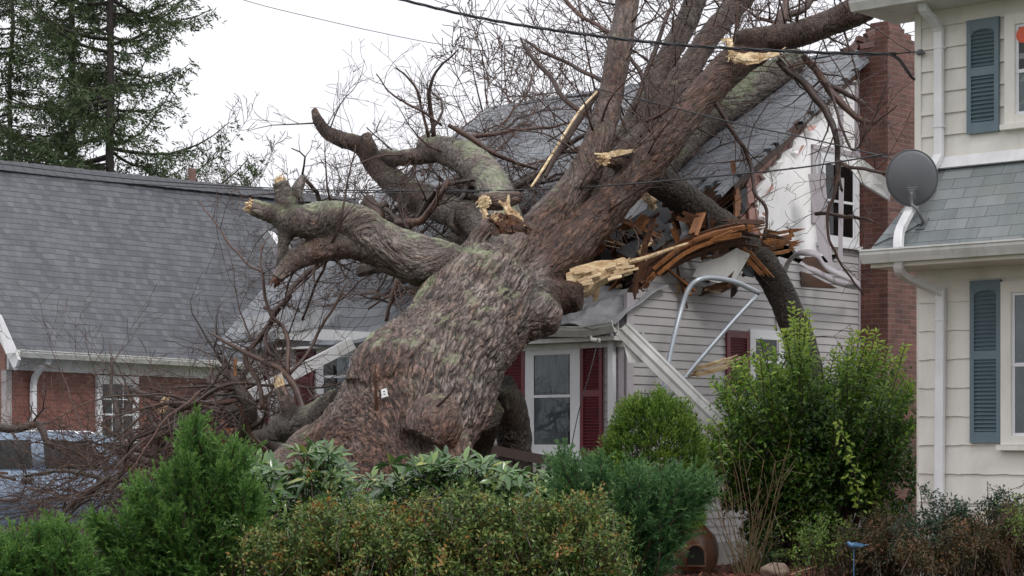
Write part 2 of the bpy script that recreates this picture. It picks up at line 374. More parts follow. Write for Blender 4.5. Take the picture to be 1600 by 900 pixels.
# ------------------------------------------------------------------ wall helper frames
class Wall:                               # a vertical plane: a metres along, z up, o outwards
    def __init__(s, o, d, n): s.o, s.d, s.n = A(*o), unit(A(*d)), unit(A(*n))
    def __call__(s, a, z, o=0.0): return A(s.o[0], s.o[1], 0) + s.d * a + UP * z + s.n * o
    def at(s, px, py, o=0.0):             # (a, z) under a photo pixel
        q = ray_hit(px, py, A(s.o[0], s.o[1], 0) + s.n * o, s.n); return np.dot(q - A(s.o[0], s.o[1], 0), s.d), q[2]
    def box(s, mb, a0, a1, z0, z1, o0, o1, tint=.5):
        box(mb, s((a0 + a1) / 2, (z0 + z1) / 2, (o0 + o1) / 2), s.d * (a1 - a0) / 2, s.n * (o1 - o0) / 2, UP * (z1 - z0) / 2, tint)
    def quad(s, mb, a0, a1, z0, z1, o, tint=.5):
        if np.dot(np.cross(s.d, UP), s.n) < 0: a0, a1 = a1, a0
        mb.add([s(a0, z0, o), s(a1, z0, o), s(a1, z1, o), s(a0, z1, o)], [(0, 1, 2, 3)], tint, [(a0, z0), (a1, z0), (a1, z1), (a0, z1)])
def clapboards(mb, W, a0, a1, z0, ztop, expo, proud=.014, da=None, zlo=None, wav=None):
    # lapped courses: bottom edge proud, top tucked; ztop / zlo may be functions of a
    zt = ztop if callable(ztop) else (lambda a: ztop)
    zl = zlo if callable(zlo) else (lambda a: z0)
    cols = [a0, a1] if da is None else list(np.linspace(a0, a1, max(2, int((a1 - a0) / da) + 1)))
    zmax = max(zt(c) for c in np.linspace(a0, a1, 60)); k = 0
    while z0 + k * expo < zmax:
        b, t = z0 + k * expo, z0 + (k + 1) * expo
        tn = .35 + .3 * ((k * 37) % 11) / 11
        for i in range(len(cols) - 1):
            l, r = cols[i], cols[i + 1]; m = .5 * (l + r)
            tt, bb = min(t, zt(m)), max(b, zl(m))
            if tt - bb < .004: continue
            s0 = proud * (t - bb) / expo + .002; s1 = proud * (t - tt) / expo + .002
            wl_, wr_ = (wav(l, k), wav(r, k)) if wav else (0, 0)
            mb.add([W(l, bb + wl_, s0), W(r, bb + wr_, s0), W(r, tt, s1), W(l, tt, s1), W(l, bb + wl_, 0), W(r, bb + wr_, 0)],
                   [(0, 1, 2, 3), (4, 5, 1, 0)], tn)
        k += 1
def window_unit(root, W, a0, a1, z0, z1, trim=.09, mid=None, grid=(1, 1), grid_low=None, curtain=None, sill=True, tm='frame_white', proud=.035, label=None, mid_o=0):
    w = MB(); t = trim
    W.box(w, a0, a0 + t, z0, z1, -.02, proud); W.box(w, a1 - t, a1, z0, z1, -.02, proud)
    W.box(w, a0 + t, a1 - t, z1 - t, z1, -.02, proud - .003); W.box(w, a0 + t, a1 - t, z0, z0 + t * .8, -.02, proud - .003)
    win = w.build("window", M[tm], root)
    if label: win["label"] = label
    if sill:
        s_ = MB(); W.box(s_, a0 - .03, a1 + .03, z0 - .05, z0 - .003, -.02, proud + .035); s_.build("sill", M[tm], win)
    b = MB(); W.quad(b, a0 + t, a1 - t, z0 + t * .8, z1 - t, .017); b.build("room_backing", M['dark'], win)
    ia0, ia1, iz0, iz1 = a0 + t, a1 - t, z0 + t * .8, z1 - t
    zm = (iz0 + iz1) / 2 if mid is None else mid; r = .028
    sh = MB()
    for lo, hi, o, g in ((zm - r * .6, iz1, .022, grid), (iz0, zm + r * .6, .016 + .002, grid_low or grid)):
        o1 = o + .014
        W.box(sh, ia0, ia0 + r, lo + r, hi - r, .004, o1); W.box(sh, ia1 - r, ia1, lo + r, hi - r, .004, o1)
        W.box(sh, ia0, ia1, lo, lo + r, .004, o1 + .001); W.box(sh, ia0, ia1, hi - r, hi, .004, o1 + .001)
        for i in range(1, g[0]):
            x = ia0 + (ia1 - ia0) * i / g[0]; W.box(sh, x - .009, x + .009, lo + r, hi - r, o, o1 - .003)
        for j in range(1, g[1]):
            z = lo + (hi - lo) * j / g[1]; W.box(sh, ia0 + r, ia1 - r, z - .009, z + .009, o, o1 - .004)
    sh.build("sash", M['frame_white'], win)
    if curtain:
        c = MB(); n = 46
        for (c0, c1, ct, cb, mt) in curtain:
            xs = np.linspace(ia0 + (ia1 - ia0) * c0, ia0 + (ia1 - ia0) * c1, n); vs = []
            for i, x in enumerate(xs):
                o = .0195 + .0018 * math.sin(i * 1.05) + .001 * math.sin(i * 2.7)
                xb = x + .012 * math.sin(i * .5)
                vs += [W(xb, iz0 + (iz1 - iz0) * cb, o), W(x, iz0 + (iz1 - iz0) * ct, o)]
            c.add(vs, [(2 * i, 2 * i + 2, 2 * i + 3, 2 * i + 1) for i in range(n - 1)])
        c.build("curtain", M[curtain[0][4]], win, True)
    g = MB(); W.quad(g, ia0 + .01, ia1 - .01, iz0 + .01, iz1 - .01, .0262); g.build("pane", M['glass'], win)
    return win
def shutter(root, W, a0, a1, z0, z1, mat, o=.016, tilt=0.0, midz=None, arch=False, label=None):
    s = MB(); th = .028; st = (a1 - a0) * .14; rl = .10
    W2 = W
    if tilt:
        c, sn = math.cos(tilt), math.sin(tilt); ca, cz = (a0 + a1) / 2, (z0 + z1) / 2
        class T:
            d = W.d * c + UP * sn; n = W.n
            def __call__(q, a, z, oo=0): da, dz = a - ca, z - cz; return W(ca + da * c - dz * sn, cz + da * sn + dz * c, oo)
            def box(q, mb, p0, p1, q0, q1, r0, r1, tint=.5):
                up = -W.d * sn + UP * c
                box(mb, q((p0 + p1) / 2, (q0 + q1) / 2, (r0 + r1) / 2), q.d * (p1 - p0) / 2, q.n * (r1 - r0) / 2, up * (q1 - q0) / 2, tint)
        W2 = T()
    W2.box(s, a0, a0 + st, z0, z1, o, o + th); W2.box(s, a1 - st, a1, z0, z1, o, o + th)
    zm = z0 + (z1 - z0) * .54 if midz is None else midz
    for l, h in ((z0, z0 + rl), (zm - rl * .4, zm + rl * .4), (z1 - rl * .8, z1)):
        W2.box(s, a0 + st, a1 - st, l, h, o, o + th - .002)
    W2.box(s, a0 + st, a1 - st, z0 + rl, z1 - rl * .8, o, o + .004)
    up = W2(a0, z1) - W2(a0, z0); up = unit(up)
    for l, h in ((z0 + rl, zm - rl * .4), (zm + rl * .4, z1 - rl * .8)):
        k = int((h - l) / .036)
        for i in range(k):
            z = l + (i + .5) * (h - l) / k
            box(s, W2((a0 + a1) / 2, z, o + .014), W2.d * ((a1 - a0) / 2 - st + .002), unit(W2.n - up * .8) * .017, unit(up + W2.n * .8) * .003, .5)
    if arch:
        ca = (a0 + a1) / 2
        prism(s, [W2(ca - (a1 - a0) * .36, z1 - rl * .8, o + .004), W2(ca + (a1 - a0) * .36, z1 - rl * .8, o + .004), W2(ca + (a1 - a0) * .2, z1 - rl * 1.3, o + .004)][:2] +
              [W2(ca + (a1 - a0) * .36, z1 - rl * 1.35, o + .004), W2(ca + (a1 - a0) * .15, z1 - rl * .95, o + .004), W2(ca - (a1 - a0) * .15, z1 - rl * .95, o + .004), W2(ca - (a1 - a0) * .36, z1 - rl * 1.35, o + .004)], W2.n * .02)
    x = s.build("shutter", mat, root)
    if label: x["label"] = label
    return x
def gutter(mb, p0, p1, out, h=.12, d=.12):     # K-profile gutter from p0 to p1
    p0, p1, out = np.asarray(p0, float), np.asarray(p1, float), unit(out)
    prof = [(0, 0), (.62 * d, 0), (.72 * d, .2 * h), (.86 * d, .45 * h), (.95 * d, .62 * h), (.95 * d, .86 * h), (1.08 * d, .88 * h), (1.08 * d, h), (.9 * d, h), (.9 * d, .9 * h), (.8 * d, .5 * h), (.1 * d, .12 * h), (.06 * d, h), (0, h)]
    a = [p0 + out * x + UP * z for x, z in prof]; b = [p1 + out * x + UP * z for x, z in prof]; n = len(prof)
    mb.add(a + b, [(i, (i + 1) % n, (i + 1) % n + n, i + n) for i in range(n)] + [tuple(range(n - 1, -1, -1)), tuple(range(n, 2 * n))])
def square_pipe(mb, pts, w=.075, d=.055, side=None):
    pts = np.asarray(pts, float)
    V = []; n = len(pts)
    for i in range(n):
        t = unit(pts[min(i + 1, n - 1)] - pts[max(i - 1, 0)])
        s = unit(np.asarray(side) - t * np.dot(side, t)); u = np.cross(t, s); c = .8
        for a, b in ((-1, -c), (-c, -1), (c, -1), (1, -c), (1, c), (c, 1), (-c, 1), (-1, c)): V.append(pts[i] + s * a * w / 2 + u * b * d / 2)
    fs = [(i * 8 + k, i * 8 + (k + 1) % 8, (i + 1) * 8 + (k + 1) % 8, (i + 1) * 8 + k) for i in range(n - 1) for k in range(8)]
    mb.add(V, fs + [tuple(range(7, -1, -1)), tuple((n - 1) * 8 + k for k in range(8))])

# ------------------------------------------------------------------ the damaged house
CX, CY = 1.35, 23.3
Ud, Vd = unit(A(.68, .733, 0)), unit(A(-.733, .68, 0))
def H(u, v, z): return A(CX, CY, 0) + Ud * u + Vd * v + UP * z
front = Wall((CX, CY), Vd, -Ud)           # a = v
gable = Wall((CX, CY), Ud, -Vd)           # a = u
URIDGE, VLEN, KICK = 5.1, 6.95, .6
def roof_z(u):
    if u <= KICK: return 3.22 + (u + .35) * .82
    return 3.22 + (KICK + .35) * .82 + (u - KICK) * .653
def roof_pt(px, py):                      # where a photo pixel meets the front roof slope
    lo, hi = 18.0, 36.0
    d = A((px - 800) / FOC, 1, (HORIZ - py) / FOC)
    def g(t):
        q = A(0, 0, EYE) + d * t; u = np.dot(q - A(CX, CY, 0), Ud); return q[2] - roof_z(u)
    for _ in range(50):
        m = .5 * (lo + hi)
        if g(m) > 0: lo = m
        else: hi = m
    return A(0, 0, EYE) + d * lo
house = thing("damaged_house", H(2.5, 3, 0), "grey clapboard house with maroon shutters crushed under the fallen tree", "house")
rngh = np.random.default_rng(5)

# front wall
mb = MB()
prism(mb, [H(0, 0, .3), H(0, VLEN, .3), H(0, VLEN, 3.1), H(0, 0, 3.1)], Ud * .15)
clapboards(mb, front, .11, VLEN, .35, 3.1, .1016)
mb.build("front_wall", M['siding'], house)
mb = MB(); front.box(mb, -.05, VLEN, -.2, .345, -.2, .03); gable.box(mb, -.05, 10.3, -.2, .345, -.2, .03); mb.build("foundation", M['concrete'], house)
mb = MB()
front.box(mb, -.012, .105, .35, 3.12, -.02, .03); mb.build("corner_board", M['siding_strip'], house)
mb = MB(); gable.box(mb, -.03, .09, .35, 3.35, -.02, .028); mb.build("corner_board", M['siding_strip'], house)
mb = MB(); va = front.at(427, 600)[0]; front.box(mb, va - .05, va + .05, .35, 3.0, -.02, .035)
mb.build("corner_board", M['siding_strip'], house)

# gable wall: torn siding below, bare sheathing above
ztab = [(978, 482), (992, 462), (1010, 440), (1050, 416), (1085, 401), (1130, 396), (1172, 399), (1188, 430), (1200, 452), (1214, 400), (1240, 408), (1255, 415), (1300, 409), (1320, 390), (1345, 388)]
zt_a = [gable.at(*q) for q in ztab]
def gable_top(a): return float(np.interp(a, [q[0] for q in zt_a], [q[1] for q in zt_a]))
mb = MB()
zback = [H(u, -.0, 0) for u in (0,)]
us = np.linspace(0, 10.2, 60)
def gz(u): return min(gable_top(u), roof_z(u) - .2) if u < 4.95 else min(roof_z(u) if u < URIDGE else roof_z(2 * URIDGE - u), 20) - .2
prism(mb, [H(0, 0, .3), H(10.2, 0, .3)] + [H(u, 0, max(.5, gz(u) - .03)) for u in us[::-1]], Vd * .12)
clapboards(mb, gable, .09, 4.92, .35, gable_top, .1016, da=.06)
clapboards(mb, gable, 4.92, 10.2, .35, lambda a: gz(a), .1016, da=.12)
mb.build("gable_wall", M['siding'], house)
mb = MB(); a_, _ = gable.at(1343, 450); gable.box(mb, a_ - .05, a_ + .02, .35, gable.at(1343, 388)[1], .0, .03)
a_, zl_ = gable.at(1212, 480); gable.box(mb, a_ - .02, a_ + .16, .9, gable.at(1215, 405)[1], .016, .03)
mb.build("siding_trim", M['siding_strip'], house)
def gpoly(name, pts, o, th, mat, parent=house):
    m_ = MB(); prism(m_, [gable(*gable.at(x, y), o) for x, y in pts], gable.n * th); return m_.build(name, mat, parent)
def rag(pts, amp, seed, n=4):
    r = np.random.default_rng(seed); out = []
    for i in range(len(pts) - 1):
        p, q = A(*pts[i]), A(*pts[i + 1])
        for k in range(n): out.append(tuple(p + (q - p) * k / n + (r.normal(0, amp, 2) if k else 0)))
    out.append(pts[-1]); return out
tear = rag([(1190, 392), (1186, 345), (1184, 318), (1184, 298), (1205, 262), (1232, 234), (1262, 196), (1286, 168), (1312, 144), (1338, 126)], 2.6, 2, 5)
gpoly("sheathing", tear + [(1346, 122), (1346, 392), (1252, 404), (1238, 384), (1216, 380), (1202, 384)], -.06, .05, M['sheath'])
gpoly("pink_sheathing", rag([(1162, 396), (1158, 352), (1166, 312), (1176, 285), (1200, 245), (1238, 205), (1275, 163), (1310, 130), (1340, 106)], 1.6, 3, 3) + [(1346, 150), (1200, 400)], -.14, .06, M['pink'])
mb = MB()                                  # pink tiles still hanging at the torn corner
for q in ([(1172, 325), (1188, 322), (1190, 345), (1174, 347)], [(1176, 350), (1192, 346), (1190, 372), (1178, 374)], [(1168, 294), (1182, 290), (1186, 314), (1172, 318)]):
    prism(mb, [gable(*gable.at(*p), -.05) for p in q], gable.n * .03)
mb.build("pink_tile", M['pink'], house)
# plain white window surround & gable window
x0, zb = gable.at(1268, 384); x1, zt = gable.at(1343, 240)
mb = MB(); gable.box(mb, x0, x0 + .09, zb + .3, zt, -.02, .02); gable.box(mb, x0, x1, zt - .06, zt, -.02, .03); gable.box(mb, gable.at(1310, 160)[0], gable.at(1316, 160)[0], gable.at(1310, 240)[1], gable.at(1314, 152)[1], -.02, .02)
gable.box(mb, gable.at(1336, 160)[0], gable.at(1341, 160)[0], gable.at(1338, 240)[1], gable.at(1338, 125)[1], -.02, .02)
mb.build("window_channel", M['siding_strip'], house)
a0, z0 = gable.at(1278, 378); a1, z1 = gable.at(1338, 250)
window_unit(house, gable, a0, a1, z0, z1, trim=.10, curtain=None, proud=.05, mid=gable.at(1305, 315)[1], label="upper gable window beside the chimney")
# lower gable window behind the shrub with its shutter
a0, z0 = gable.at(1169, 640); a1, z1 = gable.at(1222, 518)
window_unit(house, gable, a0, a1, z0, z1, trim=.09, mid=z0 + .6 * (z1 - z0))
s0, zs = gable.at(1132, 517); s1, _ = gable.at(1168, 517); shutter(house, gable, s0, s1, gable.at(1140, 612)[1], zs, M['maroon'])

# front windows
a1, z1 = front.at(822, 536); a0, z0 = front.at(909, 712)
window_unit(house, front, a0, a1, z0, z1, trim=.13, mid=front.at(870, 619)[1], curtain=[(.1, .95, 1, 0, 'curtain')], label="double hung front window with a lace curtain")
sa1, _ = front.at(910, 600); sa0, _ = front.at(944, 600)
shutter(house, front, sa0, sa1, front.at(925, 716)[1], front.at(925, 528)[1], M['maroon'])
sa1, _ = front.at(787, 600); sa0, _ = front.at(823, 600)
shutter(house, front, sa0, sa1, front.at(805, 716)[1], front.at(805, 530)[1], M['maroon'])
a1, z1 = front.at(497, 543); a0, z0 = front.at(560, 632)
window_unit(house, front, a0, a1, z0, z1, trim=.12, curtain=[(.0, .5, 1, 0, 'curtain')])
sa1, _ = front.at(464, 600); sa0, _ = front.at(492, 600)
shutter(house, front, sa0, sa1, front.at(478, 645)[1], front.at(478, 548)[1], M['maroon'], tilt=.09, label="crooked maroon shutter hanging off its hinge")
sa1, _ = front.at(416, 600); sa0, _ = front.at(423, 600)
shutter(house, front, sa0, sa1, front.at(418, 680)[1], front.at(418, 550)[1], M['maroon'])
mb = MB(); dv = front.at(961, 600)[0]; square_pipe(mb, [front(dv, .4, .06), front(dv, 2.75, .06), front(dv + .02, 2.9, .1)], .09, .06, Vd)
mb.build("downspout", M['frame_white'], house)

# roof: a grid that sags and is torn open over the corner
nu, nv = 64, 84
VR = np.linspace(-.22, VLEN + .2, nv)
UR = np.linspace(-.38, URIDGE, nu)
def tear_u(v): return (1.72 + .16 * math.sin(7 * v) + .12 * math.sin(17 * v + 1) + .06 * math.sin(41 * v)) if v < 2.55 else -9
mb = MB(); V = []; UVs = []
for i, u in enumerate(UR):
    for j, v in enumerate(VR):
        sag = .28 * math.exp(-((v - 4.6) / 1.3) ** 2) * max(0, 1 - u / 2.2) + .22 * math.exp(-((v - 6.6) / .9) ** 2) * max(0, 1 - u / 1.5)
        wob = .02 * mnoise.noise(Vector((u * 2.1, v * 2.1, 0))) + .05 * mnoise.noise(Vector((u * .7, v * .7, 4)))
        V.append(H(u, v, roof_z(u) - sag + wob)); UVs.append((v, (u + .4) * 1.2))
fs = []; uv = []
for i in range(nu - 1):
    for j in range(nv - 1):
        uc, vc = (UR[i] + UR[i + 1]) / 2, (VR[j] + VR[j + 1]) / 2
        if uc < tear_u(vc): continue
        if vc < -.22 + .13 * max(0, mnoise.noise(Vector((uc * 5, 2, 7)))) + .05 * rngh.random(): continue
        if 5.2 < vc < 6.15 and uc < -.22 + .07 * math.sin(9 * vc): continue
        f = (i * nv + j + 1, i * nv + j, (i + 1) * nv + j, (i + 1) * nv + j + 1); fs.append(f); uv += [UVs[k] for k in f]
mb.add(V, fs, .5, uv)
roof = mb.build("front_roof", M['shingle_mid'], house)
sol = roof.modifiers.new("solid", 'SOLIDIFY'); sol.thickness = .045; sol.offset = -1
mb = MB()                                   # back slope
q = [H(URIDGE, -.22, roof_z(URIDGE)), H(URIDGE, VLEN + .2, roof_z(URIDGE)), H(2 * URIDGE + .35, VLEN + .2, roof_z(-.35)), H(2 * URIDGE + .35, -.22, roof_z(-.35))]
mb.add(q, [(0, 1, 2, 3)], .5, [(0, 0), (7.4, 0), (7.4, 6.4), (0, 6.4)])
b_ = mb.build("back_roof", M['shingle_mid'], house); b_.modifiers.new("solid", 'SOLIDIFY').thickness = .05
mb = MB(); prism(mb, [H(.05, VLEN, .3), H(10.2, VLEN, .3), H(10.2, VLEN, 3.2), H(URIDGE, VLEN, roof_z(URIDGE) - .1), H(.05, VLEN, 3.2)], -Vd * .12); mb.build("side_wall", M['siding'], house)
mb = MB(); prism(mb, [H(10.2, .12, .3), H(10.2, VLEN - .12, .3), H(10.2, VLEN - .12, 3.1), H(10.2, .12, 3.1)], -Ud * .12); mb.build("back_wall", M['siding'], house)
mb = MB(); prism(mb, [H(.16, .13, 2.82), H(10.0, .13, 2.82), H(10.0, VLEN - .13, 2.82), H(.16, VLEN - .13, 2.82)], UP * .05); mb.build("attic_floor", M['wood_old'], house)
# rake board under the roof edge, and rafters seen in the hole
mb = MB()
for ua in np.arange(1.9, 4.6, .45):
    dz = rngh.uniform(-.03, .03); board(mb, H(ua, -.12, roof_z(ua) - .10 + dz), H(ua + .45, -.12, roof_z(ua + .45) - .10 + dz), rngh.uniform(.09, .15), .07, side=A(0, 0, 1), tint=rngh.uniform(.0, .5))
mb.build("rake_board", M['wood_old'], house)
for v in (.35, .8, 1.25, 1.7, 2.15):
    mb = MB(); u0 = rngh.uniform(.7, 1.5); dz = rngh.uniform(-.12, .05)
    board(mb, H(u0, v, roof_z(u0) - .2 + dz), H(3.6, v, roof_z(3.6) - .14), .16, .045, side=A(0, 0, 1), tint=rngh.uniform(.2, .9))
    mb.build("rafter", M['wood_orange'] if v in (.35, 1.25) else M['wood_old'], house)
# eave: white board along the left, dented gutter at the right
mb = MB(); v0, zz = front.at(560, 530, .35); v1, _ = front.at(428, 522, .35)
board(mb, front(v0 - .6, front.at(560, 534, .3)[1], .3), front(v1, front.at(428, 520, .3)[1], .3), .17, .03, side=UP)
front.box(mb, v0 - .6, v1, front.at(500, 540, .3)[1] - .03, front.at(500, 540, .3)[1], 0, .3)
mb.build("fascia_board", M['white'], house)
mb = MB(); g0 = front.at(966, 516, .28)[0]; g1 = front.at(916, 521, .28)[0]; g2 = front.at(780, 521, .28)[0]
gutter(mb, front(g1, front.at(916, 527, .28)[1], .24), front(g2, front.at(800, 524, .28)[1], .24), front.n, .125, .12)
gutter(mb, front(g0, front.at(966, 519, .28)[1], .27), front(g1 - .001, front.at(916, 527, .28)[1], .24), front.n, .125, .12)
mb.build("gutter", M['white_soft'], house)
mb = MB(); zf = front.at(870, 530, .1)[1]; front.box(mb, 0, g2, zf - .05, zf, 0, .24); front.box(mb, 0, g2, zf - .12, zf - .055, .016, .05); mb.build("soffit", M['white_soft'], house)
mb = MB()                                   # crumpled sheet roofing at the eave
n1, n2 = 24, 10; V = []
for i in range(n1):
    for j in range(n2):
        v = -.12 + (2.2 + .12) * i / (n1 - 1); u = -.36 + 1.0 * j / (n2 - 1)
        z = front.at(900, 512, .3)[1] + .02 + .52 * (u + .36) + .07 * mnoise.noise(Vector((v * 3, u * 4, 9))) + .03 * mnoise.noise(Vector((v * 9, u * 9, 2)))
        V.append(H(u, v, z))
mb.add(V, [(i * n2 + j, (i + 1) * n2 + j, (i + 1) * n2 + j + 1, i * n2 + j + 1) for i in range(n1 - 1) for j in range(n2 - 1)])
e_ = mb.build("eave_sheet", M['flash'], house); e_.modifiers.new("solid", 'SOLIDIFY').thickness = .012
# roof vent boot with a slit of dark under the lifted left edge
mb = MB(); V = []
lp = [front.at(x, y, .3) for x, y in ((372, 522), (380, 500), (420, 488), (480, 484), (530, 488), (512, 508), (470, 518), (430, 519))]
prism(mb, [front(a, z, .34 - .25 * (z - lp[0][1])) for a, z in lp], UP * .015); mb.build("lifted_flashing", M['flash'], house)

# chimney
ch_d, ch_w, u0c = .457, .75, 4.93
def brick_box(mb, o, ax, ay, z0, z1):       # ax, ay: edge vectors from corner o
    c = [o, o + ax, o + ax + ay, o + ay]; la, lb = np.linalg.norm(ax), np.linalg.norm(ay)
    run = 0
    for i in range(4):
        p, q = c[i], c[(i + 1) % 4]; L_ = (la, lb)[i % 2]
        mb.add([A(p[0], p[1], z0), A(q[0], q[1], z0), A(q[0], q[1], z1), A(p[0], p[1], z1)], [(0, 1, 2, 3)], .5, [(run, z0), (run + L_, z0), (run + L_, z1), (run, z1)]); run += L_
    mb.add([A(q[0], q[1], z1) for q in c], [(0, 1, 2, 3)], .5, [(0, 0), (la, 0), (la, lb), (0, lb)])
mb = MB(); co = A(*H(u0c, 0, 0)); ax, ay = -Vd * ch_d, Ud * ch_w
ztop = EYE + (690 - 62) / FOC * 26.6
ztop = round(ztop / .068) * .068
brick_box(mb, co, ax, ay, 0, ztop)
cen = co + ax * .5 + ay * .5
for k, (fx, fy, sh) in enumerate(((.97, .86, .07), (.93, .72, .10), (.80, .52, .12), (.62, .42, .16))):
    o = co + ax * (1 - fx) * .6 + ay * (sh)
    brick_box(mb, o, ax * fx, ay * fy, ztop + k * .068, ztop + (k + 1) * .068)
mb.build("chimney", M['brick'], house)
mb = MB()
for i, (x, y, ang) in enumerate(((1362, 51, .5), (1349, 64, -.3), (1335, 72, .9), (1352, 72, .2), (1326, 76, .4))):
    c = P(x, y, 26.55); box(mb, c, A(math.cos(ang), .3, math.sin(ang)) * .10, A(-.3, 1, 0) * .05, unit(A(-math.sin(ang), 0, math.cos(ang))) * .034)
mb.build("loose_bricks", M['brick'], house)

# ------------------------------------------------------------------ debris of the corner: every loose piece its own thing
def plank_px(name, rows, w, th, mat, label, cat="board", side=None, group=None, jag=True):
    mb = MB(); pts = [P(*r) for r in rows]
    r_ = np.random.default_rng(abs(hash(label)) % 1000 if False else sum(map(ord, label)))
    s = A(0, -.35, 1) if side is None else side
    ns_ = max(2, int(w / .035)); pts = list(smooth_path(pts, 3))
    for j in range(ns_):                     # split along the grain into strips of their own length and tone
        f = (j + .5) / ns_ - .5; tn = r_.uniform(.1, 1); oj = r_.normal(0, .016, 3); c0 = r_.uniform(0, .10); c1 = 1 - r_.uniform(0, .14); up_ = r_.normal(0, .004)
        tot = len(pts) - 1
        for i in range(tot):
            t0, t1 = max(i / tot, c0), min((i + 1) / tot, c1)
            if t1 <= t0: continue
            A0 = pts[i] + (pts[i + 1] - pts[i]) * (t0 * tot - i); A1 = pts[i] + (pts[i + 1] - pts[i]) * (t1 * tot - i)
            d_ = unit(A1 - A0); sd_ = unit(s - d_ * np.dot(s, d_)); nn_ = np.cross(d_, sd_)
            board(mb, A0 + sd_ * w * f + oj + nn_ * up_, A1 + sd_ * w * f + oj + nn_ * up_ + d_ * .004, w / ns_ * r_.uniform(.85, 1.1), th * r_.uniform(.7, 1.1), side=s, tint=np.clip(tn + r_.normal(0, .05), 0, 1))
    if jag:
        d = unit(pts[-1] - pts[-2]); sd = unit(s - d * np.dot(s, d))
        d0 = unit(pts[0] - pts[1])
        for k in range(9):
            for e, dd in ((pts[-1], d), (pts[0], d0)):
                b0 = e + sd * w * r_.uniform(-.45, .45); L_ = .02 + .25 * r_.random() ** 2.5
                prism(mb, [b0 - sd * w * r_.uniform(.04, .14) - dd * .04, b0 + sd * w * r_.uniform(.04, .14) - dd * .04, b0 + dd * L_ + r_.normal(0, .012, 3)], np.cross(dd, sd) * th * r_.uniform(.3, .7), r_.uniform(.3, 1))
    return tag(mb.build(name, mat), label, cat, group)
OB, OO, RW, TP = M['wood_old'], M['wood_orange'], M['wood_raw'], M['tar']
plank_px("broken_rake_board", [(985, 468, 23.6), (1008, 432, 23.7), (1050, 402, 23.75), (1100, 380, 23.8), (1150, 367, 23.85), (1196, 372, 23.85)], .27, .05, OB, "long dark bowed rake board arching over the torn grey siding")
plank_px("splintered_board", [(1075, 381, 23.6), (1120, 366, 23.65), (1172, 356, 23.7)], .10, .06, OO, "bright orange splintered board lying on top of the bowed rake board")
plank_px("splintered_board", [(990, 470, 23.4), (998, 425, 23.4), (1012, 370, 23.45)], .11, .035, OB, "thin reddish splintered board standing upright beside the pale split limb")
plank_px("splintered_board", [(978, 492, 23.45), (1006, 440, 23.5)], .20, .03, OB, "short wide reddish board leaning at the end of the crumpled gutter")
plank_px("splintered_board", [(1020, 432, 23.5), (1070, 392, 23.55), (1120, 372, 23.55)], .07, .05, OO, "narrow orange strip running along the front of the bowed rake board")
plank_px("splintered_board", [(1055, 332, 24.6), (1075, 352, 24.4), (1092, 372, 24.2)], .14, .04, OO, "orange plank sloping down beneath the dark limb that pierces the roof")
plank_px("splintered_board", [(948, 372, 24.3), (966, 388, 24.2)], .12, .03, OO, "small orange plank end poking from under the big right limb")
plank_px("splintered_board", [(1010, 300, 24.6), (1022, 318, 24.5)], .2, .05, RW, "pale yellow wood chunk wedged right of the big right limb")
plank_px("splintered_board", [(978, 388, 24.0), (995, 393, 24.0)], .08, .05, RW, "small yellow wood chip on the dark rubble in the roof hole")
plank_px("splintered_board", [(1112, 325, 24.7), (1142, 298, 24.8), (1170, 262, 25.1)], .14, .05, OB, "brown broken rafter end under the torn edge of the grey roof")
plank_px("splintered_board", [(1145, 280, 24.75), (1150, 320, 24.7), (1150, 352, 24.6)], .15, .07, OO, "upright orange stud stub in the torn corner beside the pink sheathing")
plank_px("splintered_board", [(1160, 385, 24.3), (1200, 382, 24.3), (1236, 376, 24.5)], .30, .03, OO, "broad orange sheathing panel bent outwards right of the piercing limb")
plank_px("splintered_board", [(1165, 392, 24.0), (1195, 425, 24.05)], .1, .04, OO, "orange splinter hanging on the piercing limb below the bowed board")
plank_px("splintered_board", [(1000, 408, 23.9), (1048, 372, 24.2)], .07, .04, OO, "orange batten crossing the grey scraps in the middle of the roof hole")
plank_px("splintered_board", [(1030, 352, 24.5), (1058, 330, 24.6)], .10, .03, OB, "brown batten behind the grey roofing scraps in the roof hole")
plank_px("loose_splinter", [(1085, 581, 23.4), (1110, 575, 23.35), (1140, 566, 23.3)], .10, .05, RW, "pale splinter of wood resting on the shrub before the maroon gable shutter", "splinter")
plank_px("splintered_board", [(1165, 402, 24.1), (1140, 440, 24.0), (1128, 446, 24.0)], .16, .03, OB, "brown soffit frame board at the right end of the torn grey panel")
